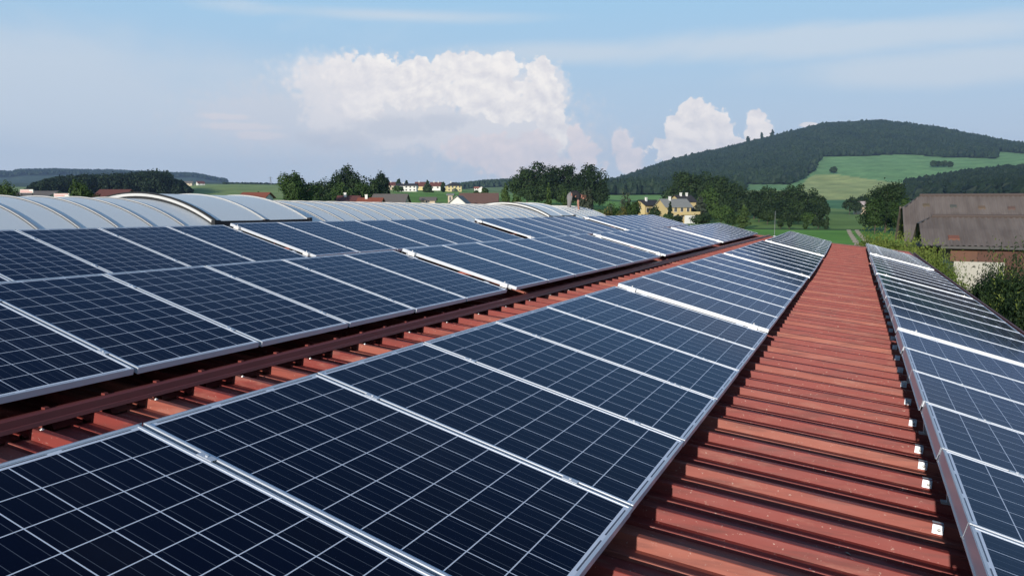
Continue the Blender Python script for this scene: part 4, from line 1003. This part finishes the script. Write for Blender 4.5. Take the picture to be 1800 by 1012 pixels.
m_ = MB(); hy2 = 3.4*(1-(zr2-.45-ze2)/(zr2-ze2)); m_.add([(.5, -3.0, ze2-.1), (.5, 3.0, ze2-.1), (.5, hy2, zr2-.5), (.5, -hy2, zr2-.5), (.62, -3.0, ze2-.1), (.62, 3.0, ze2-.1), (.62, hy2, zr2-.5), (.62, -hy2, zr2-.5)], [(0, 3, 2, 1), (4, 5, 6, 7), (0, 1, 5, 4), (2, 3, 7, 6), (0, 4, 7, 3), (1, 2, 6, 5)]); m_.build('gable_boards', WOODM, b2)
rc = MB(); rc.box(1.0, 23.6, -3.36, -3.26, ze2-.17, ze2-.02); rc.build('eave_board', DARKM, b2)
xx = (1665-1611)*mp2*.89; z = ze2+.42; yv = -3.4*(1-(z-ze2)/(zr2-ze2)); m_ = MB()
m_.add([(xx-.29, yv-.2, z-.2*slope2+.07), (xx+.29, yv-.2, z-.2*slope2+.07), (xx+.29, yv+.2, z+.2*slope2+.07), (xx-.29, yv+.2, z+.2*slope2+.07), (xx-.29, yv-.2, z-.2*slope2-.02), (xx+.29, yv-.2, z-.2*slope2-.02), (xx+.29, yv+.2, z+.2*slope2-.02), (xx-.29, yv+.2, z+.2*slope2-.02)], [(0, 1, 2, 3), (0, 4, 5, 1), (1, 5, 6, 2), (2, 6, 7, 3), (3, 7, 4, 0)])
m_.build('roof_patch', simple('rusty_patch', (.18, .075, .05), .8), b2)

# ------------------------------------------------------------------ the bending person beyond the skylight
def skinned(name, pts, edges, radii, m, parent, sub=2):
    me = bpy.data.meshes.new(name); me.from_pydata(pts, edges, []); me.materials.append(m)
    o = bpy.data.objects.new(name, me); COL.objects.link(o); o.parent = parent
    sk = o.modifiers.new('s', 'SKIN'); sk.use_smooth_shade = True
    for i, r in enumerate(radii): me.skin_vertices[0].data[i].radius = (r, r) if not isinstance(r, tuple) else r
    me.skin_vertices[0].data[0].use_root = True
    ss = o.modifiers.new('u', 'SUBSURF'); ss.levels = ss.render_levels = sub
    return o
SKIN = simple('skin', (.42, .2, .14), .55, 0, .05); TRO = simple('grey_trousers', (.2, .19, .19), .9); SHIRT = simple('black_shirt', (.012, .012, .014), .85); HAIR = simple('brown_hair', (.06, .03, .018), .8)
D = 33.5; d = ray(1000, 359); u = D/math.hypot(d[0], d[1]); pxx, pyy = d[0]*u, d[1]*u
pz = img_z(1000, 340.5, D)-.97     # hips (top of trousers) sit at the seen height
per = empty('person', (pxx, pyy, pz), YAW-.12); tag(per, 'person in black shirt and grey trousers bending down beyond the skylight', 'person')
# local x: towards the head (picture right), z up
J = [(0, 0, .90), (.03, .10, .87), (.03, -.10, .87), (.02, .12, .48), (.02, -.12, .48), (-.04, .12, .08), (-.04, -.12, .08), (.13, .12, .04), (.13, -.12, .04),
     (.16, 0, .95), (.34, 0, .94), (.47, 0, .87), (.58, 0, .83), (.68, 0, .78), (.42, .17, .84), (.42, -.17, .84), (.40, .21, .58), (.40, -.21, .58), (.42, .19, .36), (.42, -.19, .36), (.44, .18, .28), (.44, -.18, .28)]
Ed = [(0, 1), (0, 2), (1, 3), (2, 4), (3, 5), (4, 6), (5, 7), (6, 8), (0, 9), (9, 10), (10, 11), (11, 12), (12, 13), (11, 14), (11, 15), (14, 16), (15, 17), (16, 18), (17, 19), (18, 20), (19, 21)]
Rd = [.13, .10, .10, .065, .065, .045, .045, .035, .035, .125, .14, .09, .06, .10, .055, .055, .042, .042, .03, .03, .038, .038]
skinned('body', J, Ed, Rd, SKIN, per)
for sy in (-1, 1):
    for f in range(5):
        m_ = MB(); yy = sy*.18+(f-2)*.018; L = (.05, .075, .085, .078, .06)[f]
        m_.tube((.44, yy, .26), (.452+.01*abs(f-2), yy, .26-L*.55), .009, .008, 6); m_.tube((.452+.01*abs(f-2), yy, .26-L*.55), (.448, yy, .26-L), .008, .006, 6); m_.build('finger', SKIN, per)
skinned('trousers', [(.02, 0, .93), (.03, .10, .87), (.03, -.10, .87), (.02, .12, .48), (.02, -.12, .48), (-.03, .12, .12), (-.03, -.12, .12), (.10, 0, .95)], [(0, 1), (0, 2), (1, 3), (2, 4), (3, 5), (4, 6), (0, 7)], [.148, .118, .118, .085, .085, .07, .07, .135], TRO, per)
skinned('shirt', [(.0, 0, .965), (.32, 0, .95), (.46, 0, .885), (.42, .17, .85), (.42, -.17, .85), (.405, .20, .68), (.405, -.20, .68), (.53, 0, .86)], [(0, 1), (1, 2), (2, 3), (2, 4), (3, 5), (4, 6), (2, 7)], [.16, .175, .145, .095, .095, .066, .066, .075], SHIRT, per)
skinned('hair', [(.66, 0, .84), (.72, 0, .83), (.60, 0, .86)], [(0, 1), (0, 2)], [.085, .07, .07], HAIR, per, 2)
m_ = MB(); m_.tube((.735, 0, .72), (.765, 0, .70), .018, .01, 6); m_.build('nose', SKIN, per)
for sy in (-1, 1):
    m_ = MB(); m_.tube((.64, sy*.095, .765), (.645, sy*.11, .765), .028, .018, 8); m_.build('ear', SKIN, per)
    m_ = MB(); m_.box(-.08, .2, sy*.12-.05, sy*.12+.05, 0, .085); m_.build('shoe', BLACK, per, bevel=.02)

# ------------------------------------------------------------------ haze box
hz = MB(); hz.box(-6100, 6100, -6100, 6100, -40, 420); ho = hz.build('haze', None); tag(ho, kind='stuff')
ho.data.materials.clear(); hm = bpy.data.materials.new('haze_air'); hm.use_nodes = True; nt = hm.node_tree; nt.nodes.clear()
out = nt.nodes.new('ShaderNodeOutputMaterial'); pv = nt.nodes.new('ShaderNodeVolumePrincipled'); pv.inputs['Density'].default_value = .00009
pv.inputs['Color'].default_value = (.42, .62, .95, 1); pv.inputs['Anisotropy'].default_value = .0
nt.links.new(pv.outputs[0], out.inputs['Volume']); ho.data.materials.append(hm)

# ------------------------------------------------------------------ sun and sky
SUN_EL = 13.0; SUN_AZ = 180.3     # azimuth from +Y, clockwise seen from above: the sun stands behind the photographer
sd = Vector((math.sin(math.radians(SUN_AZ))*math.cos(math.radians(SUN_EL)), math.cos(math.radians(SUN_AZ))*math.cos(math.radians(SUN_EL)), math.sin(math.radians(SUN_EL))))
sl = bpy.data.lights.new('sun', 'SUN'); sl.energy = 5.0; sl.angle = math.radians(.53); sl.color = (1, .92, .82)
so = bpy.data.objects.new('sun', sl); COL.objects.link(so); so.rotation_euler = sd.to_track_quat('Z', 'Y').to_euler(); so.location = (0, -20, 30)
W = bpy.data.worlds.new('World'); SC.world = W; W.use_nodes = True; nt = W.node_tree; nt.nodes.clear(); g = NT(nt)
wo = nt.nodes.new('ShaderNodeOutputWorld'); bg = nt.nodes.new('ShaderNodeBackground'); nt.links.new(bg.outputs[0], wo.inputs[0])
st = nt.nodes.new('ShaderNodeTexSky'); st.sky_type = 'NISHITA'; st.sun_disc = False; st.sun_elevation = math.radians(SUN_EL); st.sun_rotation = math.radians(SUN_AZ)
st.air_density = 1.0; st.dust_density = 1.6; st.ozone_density = 1.5
dirv = g.n('ShaderNodeTexCoord').outputs['Generated']; dx, dy, dz = g.sep(dirv)
az = g.m('MULTIPLY', g.m('ADD', g.m('ARCTAN2', dx, dy), YAW), 57.2958); el = g.m('MULTIPLY', g.m('ARCSINE', dz), 57.2958)
def ang(px, py):
    d = ray(px, py); a = math.degrees(math.atan2(d[0], d[1])+YAW); e = math.degrees(math.asin(d[2]/np.linalg.norm(d))); return a, e
P = g.comb(az, el, 0.0)
STR = .10
sky_c = g.mix(1.0, st.outputs[0], (STR, STR, STR), 'MULTIPLY')
# clear-sky tone pulled towards the washed summer blue of the day
clear = g.n('ShaderNodeValToRGB'); g.put(clear.inputs[0], g.m('DIVIDE', el, 90.0, clamp=True))
cr = clear.color_ramp; cr.elements[0].position = 0; cr.elements[0].color = (.66, .72, .82, 1); cr.elements[1].position = 1; cr.elements[1].color = (.03, .07, .17, 1)
for ps, cc in ((.04, (.55, .65, .78)), (.09, (.46, .62, .79)), (.165, (.36, .61, .84)), (.22, (.28, .50, .74)), (.33, (.12, .25, .46)), (.55, (.05, .11, .25))):
    e_ = cr.elements.new(ps); e_.color = (*cc, 1)
base = g.mix(.94, sky_c, clear.outputs[0])
# thin high veil
def blob_field(bl, soft=1.0):
    f = None
    for (px, py, rx, ry) in bl:
        a, e = ang(px, py); ka = ang(px+1, py)[0]-a; ke = e-ang(px, py+1)[1]
        u = g.m('DIVIDE', g.m('SUBTRACT', az, a), rx*ka); v = g.m('DIVIDE', g.m('SUBTRACT', el, e), ry*ke)
        q = g.m('SQRT', g.m('ADD', g.m('MULTIPLY', u, u), g.m('MULTIPLY', v, v)))
        f = q if f is None else g.m('SMOOTH_MIN', f, q, soft)
    return f
n_str = g.noise(g.scale(P, (.035, .16, 1)), 1.0, 7, .6, .6)
n_big = g.noise(g.scale(P, (.10, .22, 1)), 1.0, 6, .55, .3)
veilL = blob_field([(120, 170, 420, 130), (330, 230, 420, 130), (560, 230, 300, 120)], .3)
vm = g.m('MULTIPLY', g.step(g.m('ADD', veilL, g.m('MULTIPLY', g.m('SUBTRACT', n_big, .5), 1.1)), 1.25, .45), .75)
base = g.mix(vm, base, (.62, .69, .77))
streak = blob_field([(1400, 75, 420, 28), (1000, 95, 260, 22), (1650, 120, 300, 30), (700, 28, 260, 14)], .3)
sm = g.m('MULTIPLY', g.step(g.m('ADD', streak, g.m('MULTIPLY', g.m('SUBTRACT', n_str, .5), 3.2)), 1.4, .2), .7)
base = g.mix(sm, base, (.64, .71, .78))
cir = g.m('MULTIPLY', g.m('MULTIPLY', g.step(n_str, .5, .78), g.step(el, 2.0, 9.0)), .35)
base = g.mix(cir, base, (.66, .73, .80))
# storm cloud: soft body, shaded hollows, crisp sunlit lobes
nb = g.noise(g.scale(P, (.25, .35, 1)), 1.0, 8, .6, .4)
n1 = g.noise(g.scale(P, (.42, .5, 1)), 1.0, 10, .62, .3)
Pup = g.vm('ADD', P, (.30, .40, 0.0)); n1b = g.noise(g.scale(Pup, (.42, .5, 1)), 1.0, 10, .62, .3)
n3 = g.noise(g.scale(P, (1.3, 1.5, 1)), 1.0, 9, .7, .35)
nf = g.n('ShaderNodeTexVoronoi', feature='SMOOTH_F1'); g.put(nf.inputs['Vector'], g.vm('ADD', P, g.comb(g.m('MULTIPLY', n1, 2.2), g.m('MULTIPLY', n1b, 2.2), 0.0))); nf.inputs['Scale'].default_value = .85
puff = nf.outputs['Distance']
nf2 = g.n('ShaderNodeTexVoronoi', feature='SMOOTH_F1'); g.put(nf2.inputs['Vector'], g.vm('ADD', P, g.comb(g.m('MULTIPLY', n3, .9), g.m('MULTIPLY', n1, .9), 0.0))); nf2.inputs['Scale'].default_value = 2.3
relief = g.m('ADD', g.m('MULTIPLY', puff, .6), g.m('MULTIPLY', nf2.outputs['Distance'], .4))
def layer(base, bl, col, amt, lo, hi, wob, fade=None, col2=None):
    f = blob_field(bl, .22)
    f = g.m('ADD', f, g.m('ADD', g.m('MULTIPLY', g.m('SUBTRACT', n1, .5), wob), g.m('MULTIPLY', g.m('SUBTRACT', relief, .42), wob*.35)))
    f = g.m('ADD', f, g.m('ADD', g.m('MULTIPLY', g.m('SUBTRACT', n3, .5), wob*.85), g.m('MULTIPLY', g.m('SUBTRACT', nf2.outputs['Distance'], .4), wob*.45)))
    mk = g.step(f, lo, hi)
    if fade: mk = g.m('MULTIPLY', mk, g.step(el, *fade))
    if col2:
        lit = g.m('ADD', .58, g.m('ADD', g.m('MULTIPLY', g.m('SUBTRACT', n1b, n1), -3.4), g.m('MULTIPLY', g.m('SUBTRACT', .42, relief), .9)), clamp=True)
        col = g.mix(lit, col2, col)
    return g.mix(g.m('MULTIPLY', mk, amt), base, col)
MAIN = [(585, 150, 80, 46), (650, 155, 110, 58), (740, 165, 80, 62), (835, 150, 80, 58), (885, 180, 80, 70), (960, 170, 44, 60), (960, 235, 55, 60), (860, 240, 140, 55), (700, 215, 130, 50), (600, 210, 70, 40)]
base = layer(base, [(700, 225, 330, 80), (900, 260, 190, 60), (480, 215, 150, 60)], (.66, .685, .745), .75, 1.35, .45, .9, (-.5, 1.5))
base = layer(base, MAIN, (.80, .785, .80), .85, 1.18, .72, .75)
base = layer(base, [(650, 138, 80, 42), (640, 185, 42, 32), (725, 150, 70, 46), (742, 120, 17, 24), (790, 120, 34, 28), (832, 128, 46, 38), (882, 120, 34, 28), (850, 165, 80, 40), (952, 130, 24, 32), (952, 168, 40, 42), (972, 205, 28, 45), (978, 245, 22, 28), (900, 190, 60, 30)],
             (1.0, .95, .90), .95, 1.05, .89, .85, None, (.76, .74, .765))
base = layer(base, [(575, 132, 80, 34), (620, 150, 60, 40), (605, 188, 40, 26)], (.90, .86, .85), .7, 1.55, .45, .9, None, (.76, .75, .78))
base = layer(base, [(690, 225, 90, 24), (600, 245, 80, 22), (780, 215, 60, 18)], (.57, .605, .68), .6, 1.2, .4, .8)
base = layer(base, [(860, 262, 80, 30), (940, 258, 48, 30), (1012, 238, 17, 20), (1025, 270, 30, 28), (950, 295, 110, 24)], (.90, .80, .785), .85, 1.10, .80, .85, (-.8, 1.8), (.74, .70, .73))
base = layer(base, [(1093, 250, 20, 26), (1104, 280, 26, 30)], (.90, .81, .80), .85, 1.10, .80, .8, (-.3, 1.8), (.72, .69, .72))
base = layer(base, [(1222, 198, 32, 24), (1198, 226, 32, 36), (1238, 224, 46, 36), (1262, 232, 28, 32), (1215, 262, 70, 34), (1290, 262, 46, 22), (1328, 212, 20, 18), (1331, 236, 26, 30), (1422, 219, 18, 5)],
             (1.0, .93, .885), .93, 1.05, .89, .9, None, (.76, .735, .755))
base = layer(base, [(420, 222, 70, 7), (450, 238, 50, 8), (395, 205, 50, 6)], (.80, .745, .755), .55, 1.3, .5, .8)
SMOD = g.mix(g.step(el, -2.0, 0.0), (.16, .19, .15), base)
g.put(bg.inputs[0], SMOD); bg.inputs[1].default_value = 1.0
try: W.cycles.sampling_method = 'MANUAL'; W.cycles.sample_map_resolution = 1024
except Exception: pass

SC.view_settings.view_transform = 'Standard'; SC.view_settings.look = 'None'; SC.view_settings.exposure = .08; SC.view_settings.gamma = 1
SC.render.engine = 'CYCLES'; cy = SC.cycles
cy.max_bounces = 6; cy.diffuse_bounces = 3; cy.glossy_bounces = 3; cy.transmission_bounces = 3; cy.volume_bounces = 0; cy.transparent_max_bounces = 6
cy.use_denoising = True; cy.denoiser = 'OPENIMAGEDENOISE'; cy.denoising_input_passes = 'RGB_ALBEDO_NORMAL'; cy.caustics_reflective = False; cy.caustics_refractive = False; cy.sample_clamp_indirect = 4
